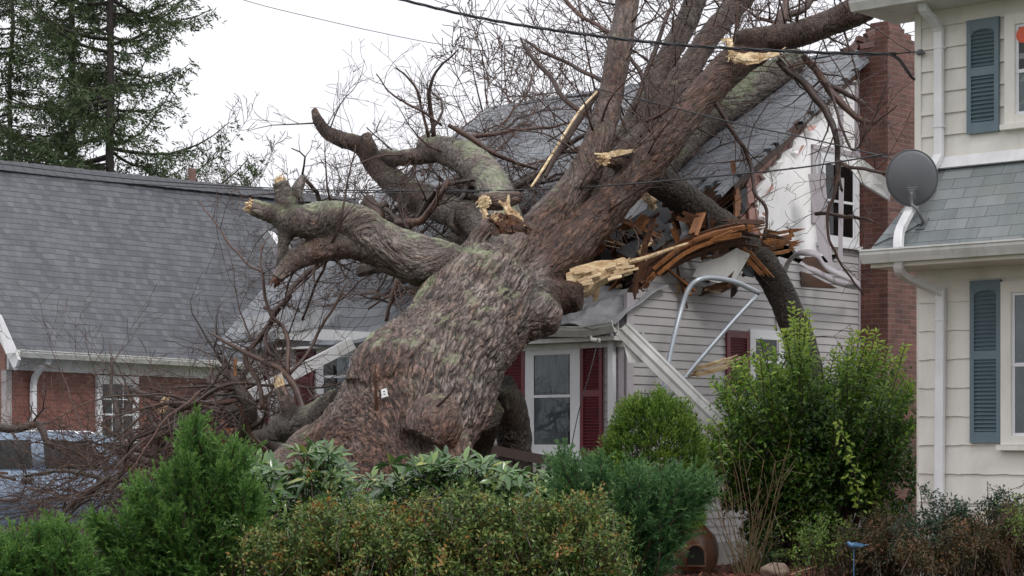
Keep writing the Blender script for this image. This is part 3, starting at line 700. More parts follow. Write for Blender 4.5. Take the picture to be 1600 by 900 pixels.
# torn soffit panel and scraps
def scrap(name, pts, off, mat, label, cat):
    mb = MB(); prism(mb, [P(*p) for p in pts], off); return tag(mb.build(name, mat), label, cat)
scrap("soffit_panel", [(1082, 432, 23.9), (1092, 412, 23.9), (1126, 402, 23.92), (1150, 388, 23.95), (1172, 398, 23.97), (1150, 437, 23.97), (1122, 442, 23.95)], A(.01, .04, .01), M['white_soft'], "torn grey white soffit panel under the bowed rake board", "panel")
for i, (pts, lab, mt) in enumerate((
    ([(940, 380, 24.2), (975, 350, 24.6), (1010, 345, 24.7), (985, 372, 24.3)], "black tar paper scrap just right of the big right limb", 'tar'),
    ([(985, 330, 24.8), (1030, 318, 25), (1050, 345, 24.8), (1010, 372, 24.5), (990, 360, 24.5)], "largest black tar paper sheet in the roof hole", 'tar'),
    ([(1000, 318, 25.1), (1040, 312, 25.2), (1000, 352, 24.7), (978, 362, 24.6)], "grey shingle scrap standing on edge in the roof hole", 'flash'),
    ([(1028, 372, 24.3), (1070, 360, 24.4), (1090, 378, 24.2), (1040, 398, 24.1)], "pale grey ceiling board scrap above the bowed rake board", 'white_soft'),
    ([(1008, 395, 24.0), (1032, 385, 24.1), (1030, 412, 23.9), (1014, 420, 23.9)], "small crumpled black tar paper below the orange batten", 'tar'),
    ([(1046, 330, 24.9), (1082, 322, 25), (1100, 350, 24.7), (1066, 362, 24.6)], "black tar paper scrap under the dark piercing limb", 'tar'),
    ([(930, 345, 24.2), (962, 322, 24.5), (1006, 312, 24.6), (1010, 326, 24.4), (970, 352, 24.1), (938, 368, 23.9)], "long slate grey shingle slab sloping beside the big right limb", 'flash'),
    ([(996, 345, 24.2), (1036, 334, 24.4), (1052, 372, 24.1), (1022, 392, 23.9)], "dark slate sheet in the middle of the rubble under the piercing limb", 'tar'),
    ([(1040, 352, 24.3), (1068, 346, 24.3), (1082, 374, 24.0), (1058, 384, 23.95)], "light grey shingle scrap just above the bowed rake board", 'flash'),
    ([(962, 392, 23.9), (998, 372, 24.0), (1012, 392, 23.85), (985, 404, 23.8)], "crumpled black felt just above the pale split limb", 'tar'),
    ([(1150, 300, 24.85), (1168, 292, 24.9), (1166, 330, 24.8), (1152, 340, 24.8)], "black tar paper tongue beside the orange stud stub", 'tar'))):
    scrap("roofing_scrap", pts, A(.01, .03, .02), M[mt], lab, "roofing scrap")
rw = np.random.default_rng(123)
for k in range(64):                          # the heap inside the torn corner
    x, y = rw.uniform(915, 1175), rw.uniform(335, 455)
    if y > 470 - (x - 930) * .55 and x < 1010: y -= 40
    z = rw.uniform(23.75, 24.5); c = P(x, y, z); d = unit(rw.normal(0, 1, 3) * A(1, .5, .8)); l = rw.uniform(.10, .38)
    mtk = rw.choice([0, 0, 0, 1, 1, 2, 2, 3]); l = l * .5 if mtk == 3 else l; mt = (M['wood_old'], M['wood_orange'], M['tar'], M['wood_raw'])[mtk]
    mb = MB(); wd = rw.uniform(.03, .13); sv = rw.normal(0, 1, 3)
    if mtk == 2:
        nv_ = unit(rw.normal(0, 1, 3) + A(0, -.6, .4)); e1 = unit(np.cross(nv_, d)); e2 = np.cross(nv_, e1)
        prism(mb, [c + e1 * l * .6 * math.cos(t) * rw.uniform(.6, 1.2) + e2 * l * .45 * math.sin(t) * rw.uniform(.6, 1.2) for t in np.linspace(0, 6.28, 7)[:-1]], nv_ * .012)
        tag(mb.build("felt_scrap", mt), "torn piece of black roofing felt in the heap inside the broken roof corner", "roofing scrap", "black felt pieces in the torn corner")
    else:
        for j in range(3):
            o_ = unit(np.cross(d, sv)) * wd * (j - 1) * .33; board(mb, c - d * l * rw.uniform(.5, 1) + o_, c + d * l * rw.uniform(.5, 1.1) + o_, wd * .36, .022, side=np.cross(d, sv), tint=rw.uniform(0, 1))
        nm = ("dark brown", "orange", "", "pale yellow")[mtk]
        tag(mb.build("splintered_board", mt), nm + " splintered board in the heap inside the broken roof corner", "board", nm + " boards heaped in the torn corner")
for k in range(16):                          # ragged white and pink flaps along the tear
    t = rw.random() * (len(tear) - 1); i = min(int(t), len(tear) - 2); x, y = A(*tear[i]) + (A(*tear[i + 1]) - A(*tear[i])) * (t - i)
    x += rw.normal(2, 5); y += rw.normal(0, 5); q = [(x + rw.uniform(-9, 9), y + rw.uniform(-9, 9)) for _ in range(4)]
    cx_, cy_ = np.mean([p[0] for p in q]), np.mean([p[1] for p in q]); q.sort(key=lambda p: math.atan2(p[1] - cy_, p[0] - cx_))
    o_ = rw.uniform(.0, .05); mb = MB(); prism(mb, [gable(*gable.at(*p), o_ + rw.uniform(0, .05)) for p in q], gable.n * .008)
    mb.build("sheathing_flap", M['sheath'] if rw.random() < .6 else M['pink'], house)
rs = np.random.default_rng(77)
rub = MB()
for k in range(90):
    c = P(rs.uniform(930, 1160), rs.uniform(360, 470), 24.6) + A(0, rs.uniform(-.5, .9), 0)
    u_ = np.dot(c - A(CX, CY, 0), Ud)
    d = unit(rs.normal(0, 1, 3)); board(rub, c, c + d * rs.uniform(.15, .6), rs.uniform(.04, .16), .02, side=rs.normal(0, 1, 3), tint=rs.random())
tag(rub.build("rubble", M['wood_old']), kind="stuff")
tag(bpy.data.objects["rubble"], "heap of small brown splinters in the torn roof corner", "rubble")

def siding_curl(name, rows, w, mat, label, wdir):
    mb = MB(); pts = np.array([P(*r) for r in smooth_path(rows, 6)]); V = []
    n = len(pts)
    for i, p in enumerate(pts):
        t_ = unit(pts[min(i + 1, n - 1)] - pts[max(i - 1, 0)]); wd = unit(np.cross(t_, gable.n) + wdir * .25); V += [p - wd * w / 2, p + wd * w / 2]
    mb.add(V, [(2 * i, 2 * i + 1, 2 * i + 3, 2 * i + 2) for i in range(n - 1)])
    o = mb.build(name, mat, None, True); o.modifiers.new("solid", 'SOLIDIFY').thickness = .006
    return tag(o, label, "siding strip")
gpoly("bare_board", [(1246, 412), (1256, 401), (1276, 402), (1290, 416), (1302, 428), (1276, 424)], .019, .004, M['wood_old'])
gpoly("bare_board", [(1249, 424), (1262, 428), (1285, 440), (1306, 450), (1250, 448)], .019, .004, M['wood_old'])
siding_curl("siding_strip", [(1222, 440, 25.3), (1232, 410, 25.2), (1252, 396, 25.1), (1276, 398, 25.1), (1292, 418, 25.3), (1330, 436, 25.9), (1345, 446, 26.4)], .10, M['siding_strip'], "curled strip of grey siding arching below the upper gable window", unit(gable.n * .75 + UP * .5))
siding_curl("siding_strip", [(1250, 410, 25.5), (1275, 424, 25.5), (1310, 441, 25.9), (1344, 449, 26.3)], .09, M['siding_strip'], "loose grey siding course sagging below the curled strip", unit(gable.n * .25 + UP))
for nm, pts, lab in (("siding_strip", [(1262, 272, 25.5), (1288, 270, 25.55), (1300, 416, 25.5), (1280, 392, 25.45)], "wide grey siding strip dangling vertically left of the upper gable window"),
                     ("siding_strip", [(1311, 278, 25.8), (1318, 278, 25.8), (1315, 424, 25.7), (1309, 420, 25.7)], "narrow grey siding strip dangling in front of the upper gable window")):
    scrap(nm, pts, A(.01, .012, 0), M['siding_strip'], lab, "siding strip")
mb = MB()
a = [P(1318, 248, 25.6), P(1345, 246, 26.2), P(1392, 285, 25.2), P(1390, 312, 25.2), P(1345, 284, 25.9)]
prism(mb, a, A(.01, .05, -.02)); tag(mb.build("broken_gutter", M['white_soft']), "loose white trim piece jutting from the gable across the chimney", "trim piece")
# fallen gutter, fallen fascia
mb = MB(); p0, p1 = P(972, 512, 22.95), P(1150, 688, 22.5); d = unit(p1 - p0); up = unit(np.cross(A(0, -1, 0), d)); 
if up[2] < 0: up = -up
out = A(0, -1, 0)
prof = [(0, -.11), (.05, -.11), (.065, -.05), (.09, -.02), (.09, .05), (.105, .055), (.105, .085), (.08, .085), (.08, .02), (.0, .02)]
a = [p0 + out * x + up * z for x, z in prof]; b = [p1 + out * x + up * z for x, z in prof]; n = len(prof)
mb.add(a + b, [(i, (i + 1) % n, (i + 1) % n + n, i + n) for i in range(n)] + [tuple(range(n - 1, -1, -1)), tuple(range(n, 2 * n))])
for k in (.12, .5, .83):
    c = p0 + (p1 - p0) * k + up * .12; box(mb, c, d * .012, out * .05, up * .006)
prism(mb, [P(968, 512, 22.92), P(1008, 545, 22.85), P(1016, 566, 22.85), P(982, 567, 22.86)], A(0, .02, 0))
tag(mb.build("fallen_gutter", M['white_soft']), "fallen white gutter slanting from the front eave down to the shrubs", "gutter")
mb = MB(); board(mb, P(552, 536, 24.6), P(372, 628, 24.4), .15, .03, side=A(0, -.2, 1))
tag(mb.build("fallen_fascia_board", M['white']), "fallen white fascia board slanting left of the trunk across the crooked shutter", "board")
# bent conduit
for rows, rp, lab in (([(1036, 618, 23.0), (1044, 570, 23.1), (1056, 515, 23.2), (1066, 478, 23.3), (1076, 452, 23.3), (1090, 438, 23.3), (1112, 434, 23.4), (1150, 441, 23.55), (1186, 458, 23.7)], 4.2, "bent grey conduit pipe hooked over in front of the grey siding"),
                      ([(1046, 620, 23.1), (1090, 566, 23.2), (1140, 508, 23.4), (1182, 462, 23.6)], 3.6, "straight grey conduit pipe slanting in front of the grey siding")):
    mb = MB(); pts = np.array([P(*q) for q in smooth_path(rows, 5)]); tube(mb, pts, rp * 23.3 / FOC, 10)
    tag(mb.build("conduit_pipe", M['galv'], None, True), lab, "pipe")
# porch railing
rail = thing("porch_railing", P(810, 745, 22.6) * A(1, 1, 0), "dark brown leaning porch railing with grey balusters under the trunk", "railing")
mb = MB(); board(mb, P(716, 693, 22.4), P(895, 727, 22.5), .11, .09, side=UP); board(mb, P(716, 770, 22.4), P(895, 790, 22.5), .08, .07, side=UP); mb.build("rail", M['dark_rail'], rail)
for k in range(12):
    t = (k + .5) / 12; mb = MB(); a = P(716, 695, 22.42) * (1 - t) + P(895, 729, 22.52) * t; b = P(712, 770, 22.42) * (1 - t) + P(886, 790, 22.52) * t
    board(mb, a, b, .055, .04, side=A(1, 0, 0)); mb.build("baluster", M['dark_rail'], rail)
mb = MB(); prism(mb, [P(716, 706, 22.9), P(900, 728, 22.9), P(900, 790, 22.9), P(716, 780, 22.9)], A(0, .05, 0)); mb.build("skirt_panel", M['siding'], rail)
# ------------------------------------------------------------------ brick house on the left
bh = thing("brick_house", (-6.5, 38, 0), "red brick house with a wide slate grey shingle roof behind the car", "house")
E0, E1 = P(22, 548, 34.0), P(440, 571.5, 41.0)            # eave line
R0, R1 = P(-130, 247, 37.3), P(560, 319, 46.0)             # ridge line
ed = unit((E1 - E0) * A(1, 1, 0)); en = unit(np.cross(ed, UP));
if en[1] > 0: en = -en
E1 = E0 + (E1 - E0) * 1.6
mb = MB(); n1, n2 = 40, 30; V = []; T = []
for i in range(n1):
    s = i / (n1 - 1); a = E0 + (E1 - E0) * s; b = R0 + (R1 - R0) * s
    for j in range(n2):
        t = j / (n2 - 1); q = a + (b - a) * t + A(0, 0, .02 * mnoise.noise(Vector((s * 9, t * 7, 1)))); V.append(q); T.append((s * 12.5, t * 6.2))
fs, uv = [], []
for i in range(n1 - 1):
    for j in range(n2 - 1):
        f = (i * n2 + j, (i + 1) * n2 + j, (i + 1) * n2 + j + 1, i * n2 + j + 1); fs.append(f); uv += [T[k] for k in f]
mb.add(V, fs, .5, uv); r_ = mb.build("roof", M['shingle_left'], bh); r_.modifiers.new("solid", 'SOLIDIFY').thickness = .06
r_.modifiers["solid"].offset = -1
mb = MB()
for k in range(48):
    s0, s1 = k / 48, (k + 1.25) / 48; a, b = R0 + (R1 - R0) * s0 + A(0, -.02, .015 + .012 * (k % 2)), R0 + (R1 - R0) * min(1, s1) + A(0, -.02, .03)
    board(mb, a, b, .32, .02, side=A(0, -.8, -.55))
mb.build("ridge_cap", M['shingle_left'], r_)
WB = Wall((E0[0] + ed[0] * .25 - en[0] * .42, E0[1] + ed[1] * .25 - en[1] * .42), ed, en)
Lw = 10.5
mb = MB(); WB.quad(mb, 0, Lw, -.1, 2.96, 0); mb.build("front_wall", M['brick_left'], bh)
gd = unit((R0 - E0) * A(1, 1, 0)); gL = np.linalg.norm((R0 - E0) * A(1, 1, 0)); WG = Wall((WB(0, 0)[0], WB(0, 0)[1]), gd, np.cross(UP, gd) if np.cross(UP, gd)[1] < 0 else -np.cross(UP, gd))
gp = [(0, -.1), (2 * gL - .5, -.1), (2 * gL - .5, E0[2] - .1), (gL - .35, R0[2] - .16), (0, E0[2] + .12)]
mb = MB(); mb.add([WG(*q) for q in gp], [(0, 4, 3, 2, 1)], .5, [gp[i] for i in (0, 4, 3, 2, 1)]); mb.build("gable_wall", M['brick_left'], bh)
B0, B1 = R0 + gd * gL + A(0, 0, E0[2] - R0[2]), R1 + gd * gL + A(0, 0, E0[2] - R0[2])
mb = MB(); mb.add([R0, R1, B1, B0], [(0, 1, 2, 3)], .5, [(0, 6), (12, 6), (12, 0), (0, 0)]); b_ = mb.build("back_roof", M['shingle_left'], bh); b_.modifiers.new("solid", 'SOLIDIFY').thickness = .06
mb = MB(); WB.box(mb, .0, .14, -.1, 2.85, -.1, .012); mb.build("corner_quoin", simple("pale_brick_corner", (.30, .27, .27), (.42, .38, .37), 9, .7, .4, 40), bh)
mb = MB(); WB.box(mb, .02, Lw, 2.85, 3.16, 0, .05); WB.box(mb, .0, Lw, 3.08, 3.165, .05, .42); mb.build("fascia", M['white'], bh)
mb = MB(); gutter(mb, E0 + en * .02 - UP * .11, E1 + en * .02 - UP * .11, en, .13, .13); mb.build("gutter", M['white_soft'], bh)
mb = MB(); rk = [E0 + (R0 - E0) * t + A(.02, .02, -.17) for t in (-.02, .3, .6, 1.0)]
for i in range(3): board(mb, rk[i], rk[i + 1], .24, .05, side=UP)
prism(mb, [P(-8, 488, 33.9), P(1, 492, 33.9), P(25, 546, 33.88), P(24, 551, 33.88), P(9, 553, 33.9), P(0, 520, 33.9)], A(0, .06, 0))
mb.build("rake_board", M['white'], bh)
mb = MB(); da = WB.at(48, 600)[0]; ez = WB.at(48, 556)[1]
square_pipe(mb, [WB(da + .02, 3.06, .40), WB(da + .02, 2.98, .38), WB(da + .01, 2.86, .20), WB(da, 2.74, .10), WB(da, 2.6, .06), WB(da, .1, .06)], .11, .08, ed); mb.build("downspout", M['frame_white'], bh)
a0, z1 = WB.at(149, 586); a1, _ = WB.at(214, 590); z0 = 1.03
window_unit(bh, WB, a0, a1, z0, z1, trim=.13, grid=(4, 2) if False else (3, 2), mid=WB.at(180, 648)[1], proud=.05)
mb = MB(); WB.box(mb, a0 - .12, a1 + .12, z0 - .14, z0 - .055, -.02, .10); mb.build("brick_sill", M['brick_left'], bh)
# little white dormer corner peeping beside the limb
dm = [P(412, 362, 41), P(424, 366, 41.0), P(470, 430, 40.2), P(452, 430, 40.2)]
mb = MB(); prism(mb, dm, A(.05, .12, .05)); prism(mb, [P(426, 368, 41.1), P(446, 370, 41.3), P(472, 428, 40.5)], A(.0, .1, .0)); mb.build("skylight_frame", M['white'], bh)
mb = MB(); board(mb, P(411, 360, 40.9), P(446, 412, 40.2), .16, .08, side=A(1, 0, .6)); mb.build("skylight_flashing", M['metal_dark'], bh)
mb = MB(); tube(mb, [P(300, 305, 47), P(300, 264, 47)], .09, 12); tag(mb.build("utility_post", simple("rusty_brown_post", (.12, .06, .05), (.18, .10, .08), 6, .7, .2)), "rusty brown post standing behind the slate grey roof ridge", "post")

# ------------------------------------------------------------------ cream house on the right
KX, KY = 3.836, 18.7
qd, qn = unit(A(.758, -.652, 0)), unit(A(-.652, -.758, 0))
rh = thing("cream_house", (KX + .8, KY - .3, 0), "cream sided two storey house with slate blue shutters and white downspouts", "house")
WR = Wall((KX, KY), qd, qn); WS = Wall((KX, KY), -qn, -qd)
LEN = 7.0
zs_top = WR.at(1500, 240)[1]                       # flashing line of the pent roof
zlow = WR.at(1470, 418)[1]
mb = MB(); prism(mb, [WR(0, -.1), WR(LEN, -.1), WR(LEN, 5.75), WR(0, 5.75)], -qn * .2)
clapboards(mb, WR, .035, LEN, zs_top - .02, 5.7, .2045, proud=.02)
clapboards(mb, WS, .0, 6, .2, 5.7, .2045, proud=.014)
mb.build("upper_wall", M['cream'], rh)
mb = MB(); wavy = lambda a, k: .0032 * math.sin(a * 21 + k * 2.1) + .0022 * math.sin(a * 47 + k)
clapboards(mb, WR, .0, LEN, WR.at(1480, 785)[1] - .267 * 3, zlow - .12, .267, proud=.016, da=.035, wav=wavy)
WR.box(mb, .0, LEN, zlow - .13, zlow + .08, -.01, .022)
mb.build("lower_wall", M['cream_low'], rh)
mb = MB(); WR.box(mb, -.03, .035, zs_top, 5.75, -.05, .03); WS.box(mb, 0, .04, .2, 5.75, -.02, .025); mb.build("corner_board", M['cream'], rh)
mb = MB(); WR.box(mb, -.1, LEN, -.2, .2, -.15, .03); mb.build("foundation", M['concrete'], rh)
# pent roof
gz_ = 3.364; ao = -.156; T0 = (.188, 4.165); D = .62
nA = 30; mb = MB()
def pent(a, t): return WR(a, gz_ + (T0[1] - gz_) * t, D * (1 - t) + .02)
Gp, Tp = pent(ao, 0), pent(T0[0], 1)
x = [pent(ao, 0), pent(LEN, 0), pent(LEN, 1), pent(T0[0], 1)]
L_ = math.hypot(D, T0[1] - gz_)
mb.add(x, [(0, 1, 2, 3)], .5, [(ao, .06), (LEN, .06), (LEN, L_ + .06), (T0[0], L_ + .06)])
mb.add([Gp, Tp, WR(ao, gz_, -.25), WR(T0[0], T0[1], -.02)], [(0, 1, 3, 2)], .5, [(0, 0), (0, L_), (.2, L_), (.6, 0)])
pr = mb.build("pent_roof", M['shingle_right'], rh); pr.modifiers.new("solid", 'SOLIDIFY').thickness = .03; pr.modifiers["solid"].offset = -1
mb = MB(); board(mb, WR(T0[0] - .02, T0[1] + .03, .05), WR(LEN, T0[1] + .03, .05), .12, .02, side=unit(qn * -.5 + UP)); mb.build("flashing", M['white'], rh)
mb = MB(); gutter(mb, WR(ao - .05, gz_ - .125, D + .0), WR(LEN, gz_ - .125, D + .0), qn, .125, .12); mb.build("gutter", M['white_soft'], rh)
mb = MB(); prism(mb, [WR(ao, gz_ - .16, D), WR(LEN, gz_ - .16, D), WR(LEN, gz_ - .16, -.05), WR(ao, gz_ - .16, -.05)], UP * .03); WR.box(mb, ao, LEN, gz_ - .15, gz_ - .03, D - .03, D - .002); mb.build("soffit", M['cream'], rh)
# top eave
ze = WR.at(1440, 8, .3)[1]
mb = MB(); WR.box(mb, -.42, LEN, ze, ze + .06, -.3, .40); mb.build("eave_soffit", M['white_soft'], rh)
mb = MB(); gutter(mb, WR(-.45, ze + .0, .405), WR(LEN, ze + .0, .405), qn, .12, .12); mb.build("eave_gutter", M['white_soft'], rh)
mb = MB(); prism(mb, [WR(-.4, ze + .12, .42), WR(LEN, ze + .12, .42), WR(LEN, ze + 2.4, -3.5), WR(-.4, ze + 2.4, -3.5)], UP * .05); mb.build("main_roof", M['shingle_right'], rh)
# downspouts
def wp(px, py, o): a, z = WR.at(px, py, o); return WR(a, z, o)
mb = MB()
rows = [wp(1441, -12, .36), wp(1443, 14, .33), wp(1458, 32, .16), wp(1466, 46, .075), wp(1467, 70, .06), wp(1467, 225, .06), wp(1465, 246, .075), wp(1457, 262, .13), wp(1448, 285, .2)]
square_pipe(mb, smooth_path(rows, 3), .085, .06, qd)
rows = [wp(1446, 288, .24), wp(1426, 322, .42), wp(1408, 356, .60), wp(1404, 375, .66), wp(1404, 388, .68)]
square_pipe(mb, smooth_path(rows, 3), .085, .06, qd)
for yy in (75, 198): c = wp(1467, yy, .06); box(mb, c, qd * .055, qn * .034, UP * .008)
mb.build("upper_downspout", M['white'], rh)
mb = MB(); rows = [wp(1405, 404, .66), wp(1405, 422, .60), wp(1416, 434, .46), wp(1444, 446, .2), wp(1466, 458, .08), wp(1470, 480, .06), wp(1467, 800, .06), wp(1467, 860, .06)]
square_pipe(mb, smooth_path(rows, 3), .088, .06, qd); c = wp(1470, 500, .06); box(mb, c, qd * .052, qn * .036, UP * .008)
mb.build("lower_downspout", M['white'], rh)
# shutters and windows
def sh(x0, x1, y0, y1, lab):
    a0, a1 = WR.at(x0, y0)[0], WR.at(x1, y0)[0]; shutter(rh, WR, a0, a1, WR.at((x0 + x1) / 2, y1)[1], WR.at((x0 + x1) / 2, y0)[1], M['blue_shutter'], o=.022, arch=True)
sh(1514, 1564, 30, 208, ""); sh(1519, 1567, 438, 692, "")
a0, z0 = WR.at(1574, 196); z1 = WR.at(1590, 22)[1]
window_unit(rh, WR, a0, a0 + .95, z0, z1, trim=.10, proud=.06, mid=WR.at(1595, 112)[1], tm='cream', curtain=[(0, 1, .5, 0, 'curtain')])
a0, z0 = WR.at(1568, 695); z1 = WR.at(1590, 440)[1]
window_unit(rh, WR, a0, a0 + .95, z0, z1, trim=.10, proud=.06, mid=WR.at(1595, 570)[1], tm='cream', curtain=[(0, 1, 1, .0, 'curtain')])
mb = MB(); c = wp(1600, 54, .034); tube(mb, [c, c + qn * .004], .075, 24)
M['sticker'] = simple("orange_sticker", (.62, .08, .03), (.7, .12, .05), 5, .5, 0)
tag(mb.build("window_sticker", M['sticker']), "round orange red sticker on the upper window pane of the cream house", "sticker")
mb = MB(); c = wp(1441, 82, .05); tube(mb, [c - qn * .05, c + qn * .02], .008, 6); tube(mb, [c + qn * .02 - qd * .05, c + qn * .02 - qd * .03, c + qn * .02 + qd * .01, c + qn * .02 + qd * .02], [.012, .028, .028, .01], 10)
mb.build("cable_bracket", M['metal_dark'], rh)

# satellite dish
dc = P(1424, 280, 18.05)
fo = wp(1447, 358, .34) ; foot = pent(WR.at(1447, 358, .4)[0], .28)
ds = thing("satellite_dish", foot, "grey satellite dish on a curved arm standing on the low shingle roof", "satellite dish")
face = unit(A(.28, .9, .32))                     # the dish looks away from the street
s_ = unit(np.cross(face, UP)); u_ = np.cross(s_, face)
mb = MB(); nr, na = 8, 40; V = [dc - face * .0]; fs = []
Rw, Rh = .232, .262
for i in range(1, nr + 1):
    r = i / nr
    for k in range(na):
        t = 2 * math.pi * k / na; V.append(dc + s_ * Rw * r * math.cos(t) + u_ * Rh * r * math.sin(t) + face * .05 * r * r)
for k in range(na): fs.append((0, 1 + k, 1 + (k + 1) % na))
for i in range(nr - 1):
    for k in range(na):
        a, b = 1 + i * na, 1 + (i + 1) * na; fs.append((a + k, b + k, b + (k + 1) % na, a + (k + 1) % na))
mb.add(V, fs); d_ = mb.build("reflector", M['dish'], ds, True); d_.modifiers.new("solid", 'SOLIDIFY').thickness = .006
mb = MB(); rim = [dc + s_ * Rw * math.cos(t) + u_ * Rh * math.sin(t) + face * .05 for t in np.linspace(0, 2 * math.pi, 41)]
tube(mb, rim, .006, 6, False); mb.build("rim", M['metal_dark'], ds)
mb = MB(); bq = P(1425, 294, 18.02)
box(mb, bq - face * .01, s_ * .045, face * .018, u_ * .012); box(mb, bq - face * .03 - u_ * .05, s_ * .03, face * .03, u_ * .045)
for sx in (-1, 1): tube(mb, [bq + s_ * .028 * sx - u_ * .1, bq + s_ * .028 * sx + u_ * .03], .006, 6)
mb.build("bracket", M['metal_dark'], ds)
mb = MB(); tube(mb, smooth_path([bq - face * .05 - u_ * .02, bq - face * .07 - u_ * .13, P(1432, 326, 17.95), P(1442, 345, 18.0), foot + UP * .02], 4), .016, 8); mb.build("arm", M['metal_dark'], ds, True)
mb = MB(); tn = unit(np.cross(qd, pent(1, 1) - pent(1, 0))); 
if tn[2] < 0: tn = -tn
td = unit(pent(1, 1) - pent(1, 0)); box(mb, foot + tn * .008, qd * .045, td * .07, tn * .006); box(mb, foot + tn * .02, qd * .02, td * .03, tn * .02); mb.build("foot_plate", M['metal_dark'], ds)
mb = MB(); tube(mb, smooth_path([foot + tn * .02, pent(.12, .16) + tn * .01, pent(.0, .12) + tn * .01, pent(-.12, .05) + tn * .01], 5), .005, 5); mb.build("lead", M['cable'], ds)

# ------------------------------------------------------------------ the silver blue car under the branches
M['car'] = simple("silver_blue_paint", (.19, .26, .35), (.24, .31, .41), 2, .25, 0, metal=.25, spec=.6)
M['tyre'] = simple("black_rubber", (.015, .015, .016), (.03, .03, .03), 9, .8, .2)
M['car_trim'] = simple("black_trim", (.012, .012, .014), (.02, .02, .022), 9, .4, 0)
M['car_glass'] = simple("tinted_glass", (.008, .010, .012), (.014, .016, .02), 2, .06, 0, spec=.7)
M['chrome'] = simple("chrome", (.6, .62, .65), (.7, .72, .75), 3, .2, 0, metal=1.0)
ZC = 31.4
def cx(px): return (px - 800) / FOC * ZC
def cz(py): return EYE + (HORIZ - py) / FOC * ZC
car = thing("parked_car", (cx(70), ZC + .9, 0), "silver blue estate car half buried under a heap of bare branches", "car")
def loft(prof, stations, parent, name, mat):       # side profile (px, py) at several depths, each shrunk towards a centre line
    mb = MB(); n = len(prof); V = []
    for (y, ins, top) in stations:
        for (x, yy) in prof:
            X, Zz = cx(x), cz(yy); c = cx(62)
            V.append(A(c + (X - c) * (1 - ins * .5), ZC + y, .95 + (Zz - .95) * (1 - top)))
    k = len(stations)
    fs = [(i * n + j, i * n + (j + 1) % n, (i + 1) * n + (j + 1) % n, (i + 1) * n + j) for i in range(k - 1) for j in range(n)]
    fs += [tuple(range(n - 1, -1, -1)), tuple((k - 1) * n + j for j in range(n))]
    mb.add(V, fs); return mb.build(name, mat, parent, True)
def arch(c, r): return [(c + r * math.cos(t), 842 - r * math.sin(t) - 4) for t in np.linspace(math.pi * .92, math.pi * .08, 9)][::-1]
body = [(-158, 818), (-162, 780), (-158, 745), (-150, 736), (0, 735), (150, 735), (212, 737), (262, 746), (282, 762), (288, 790), (284, 822)]
body += arch(228, 36) + [(180, 824), (-40, 824)] + arch(-92, 36) + [(-140, 822)]
bd = loft(body, [(.0, .05, .03), (.03, .02, .01), (.12, 0, 0), (.9, -.01, 0), (1.68, 0, 0), (1.77, .02, .01), (1.8, .05, .03)], car, "body", M['car'])
cab = [(-150, 737), (-138, 700), (-120, 684), (-60, 678), (60, 677), (130, 681), (152, 688), (206, 738)]
loft(cab, [(.06, .02, .0), (.11, .0, -.005), (.22, -.005, -.02), (.9, -.005, -.035), (1.58, -.005, -.02), (1.69, 0, -.005), (1.74, .02, .0)], car, "cabin", M['car'])
def side_glass(pts, nm):
    mb = MB(); prism(mb, [A(cx(x), ZC + .052 + .0 * y, cz(y)) for x, y in pts], A(0, .03, 0)); return mb.build(nm, M['car_glass'], car)
side_glass([(-140, 733), (-126, 692), (-70, 688), (-70, 733)], "side_window"); side_glass([(-60, 733), (-60, 688), (46, 687), (50, 733)], "side_window"); side_glass([(70, 733), (66, 688), (128, 690), (146, 696), (178, 733)], "side_window")
mb = MB(); prism(mb, [A(cx(157), ZC + .2, cz(692)), A(cx(208), ZC + .12, cz(737)), A(cx(208), ZC + 1.68, cz(737)), A(cx(157), ZC + 1.6, cz(692))], A(.012, 0, .012)); mb.build("windscreen", M['car_glass'], car)
for x in (32, 150):
    mb = MB(); box(mb, A(cx(x + 10), ZC - .012, cz(751)), A(.09, 0, 0), A(0, .014, 0), A(0, 0, .03)); mb.build("door_handle", M['car_trim'], car)
mb = MB()
for x, y0, y1 in ((60, 737, 815), (-62, 737, 815), (168, 737, 812)): box(mb, A(cx(x), ZC + .0, (cz(y0) + cz(y1)) / 2), A(.004, 0, 0), A(0, .006, 0), A(0, 0, (cz(y0) - cz(y1)) / 2))
mb.build("door_seam", M['car_trim'], car)
mb = MB(); box(mb, A(cx(60), ZC - .008, cz(783)), A(1.55, 0, 0), A(0, .014, 0), A(0, 0, .03)); mb.build("side_moulding", M['car'], car)
mb = MB(); box(mb, A(cx(60), ZC + .03, cz(816)), A(1.5, 0, 0), A(0, .02, 0), A(0, 0, .025)); mb.build("sill_trim", M['chrome'], car)
for yo in (.28, 1.5):
    mb = MB(); tube(mb, [A(cx(-110), ZC + yo, cz(684)), A(cx(-100), ZC + yo, cz(674)), A(cx(110), ZC + yo, cz(674)), A(cx(125), ZC + yo, cz(683))], .018, 8); mb.build("roof_rail", M['chrome'], car, True)
for x in (228, -92):
    for yo in (.02, 1.6):
        mb = MB(); c = A(cx(x), ZC + yo, .31); pr_ = [(.2, 0), (.29, .0), (.315, .03), (.315, .15), (.29, .18), (.2, .18)]
        tube(mb, [c + A(0, z, 0) for r, z in pr_], [r for r, z in pr_], 28); wh = mb.build("wheel", M['tyre'], car, True)
        mb = MB(); tube(mb, [c + A(0, z, 0) for z in (-.006, .02)], [.195, .2], 24); mb.build("rim", M['chrome'], wh)
mb = MB(); box(mb, A(cx(279), ZC + .12, cz(770)), A(.03, .02, 0), A(-.02, .12, 0), A(0, 0, .07)); mb.build("headlight", M['chrome'], car)
mb = MB(); box(mb, A(cx(166), ZC - .10, cz(732)), A(.05, 0, 0), A(0, .09, 0), A(0, 0, .06)); mb.build("mirror", M['car'], car)
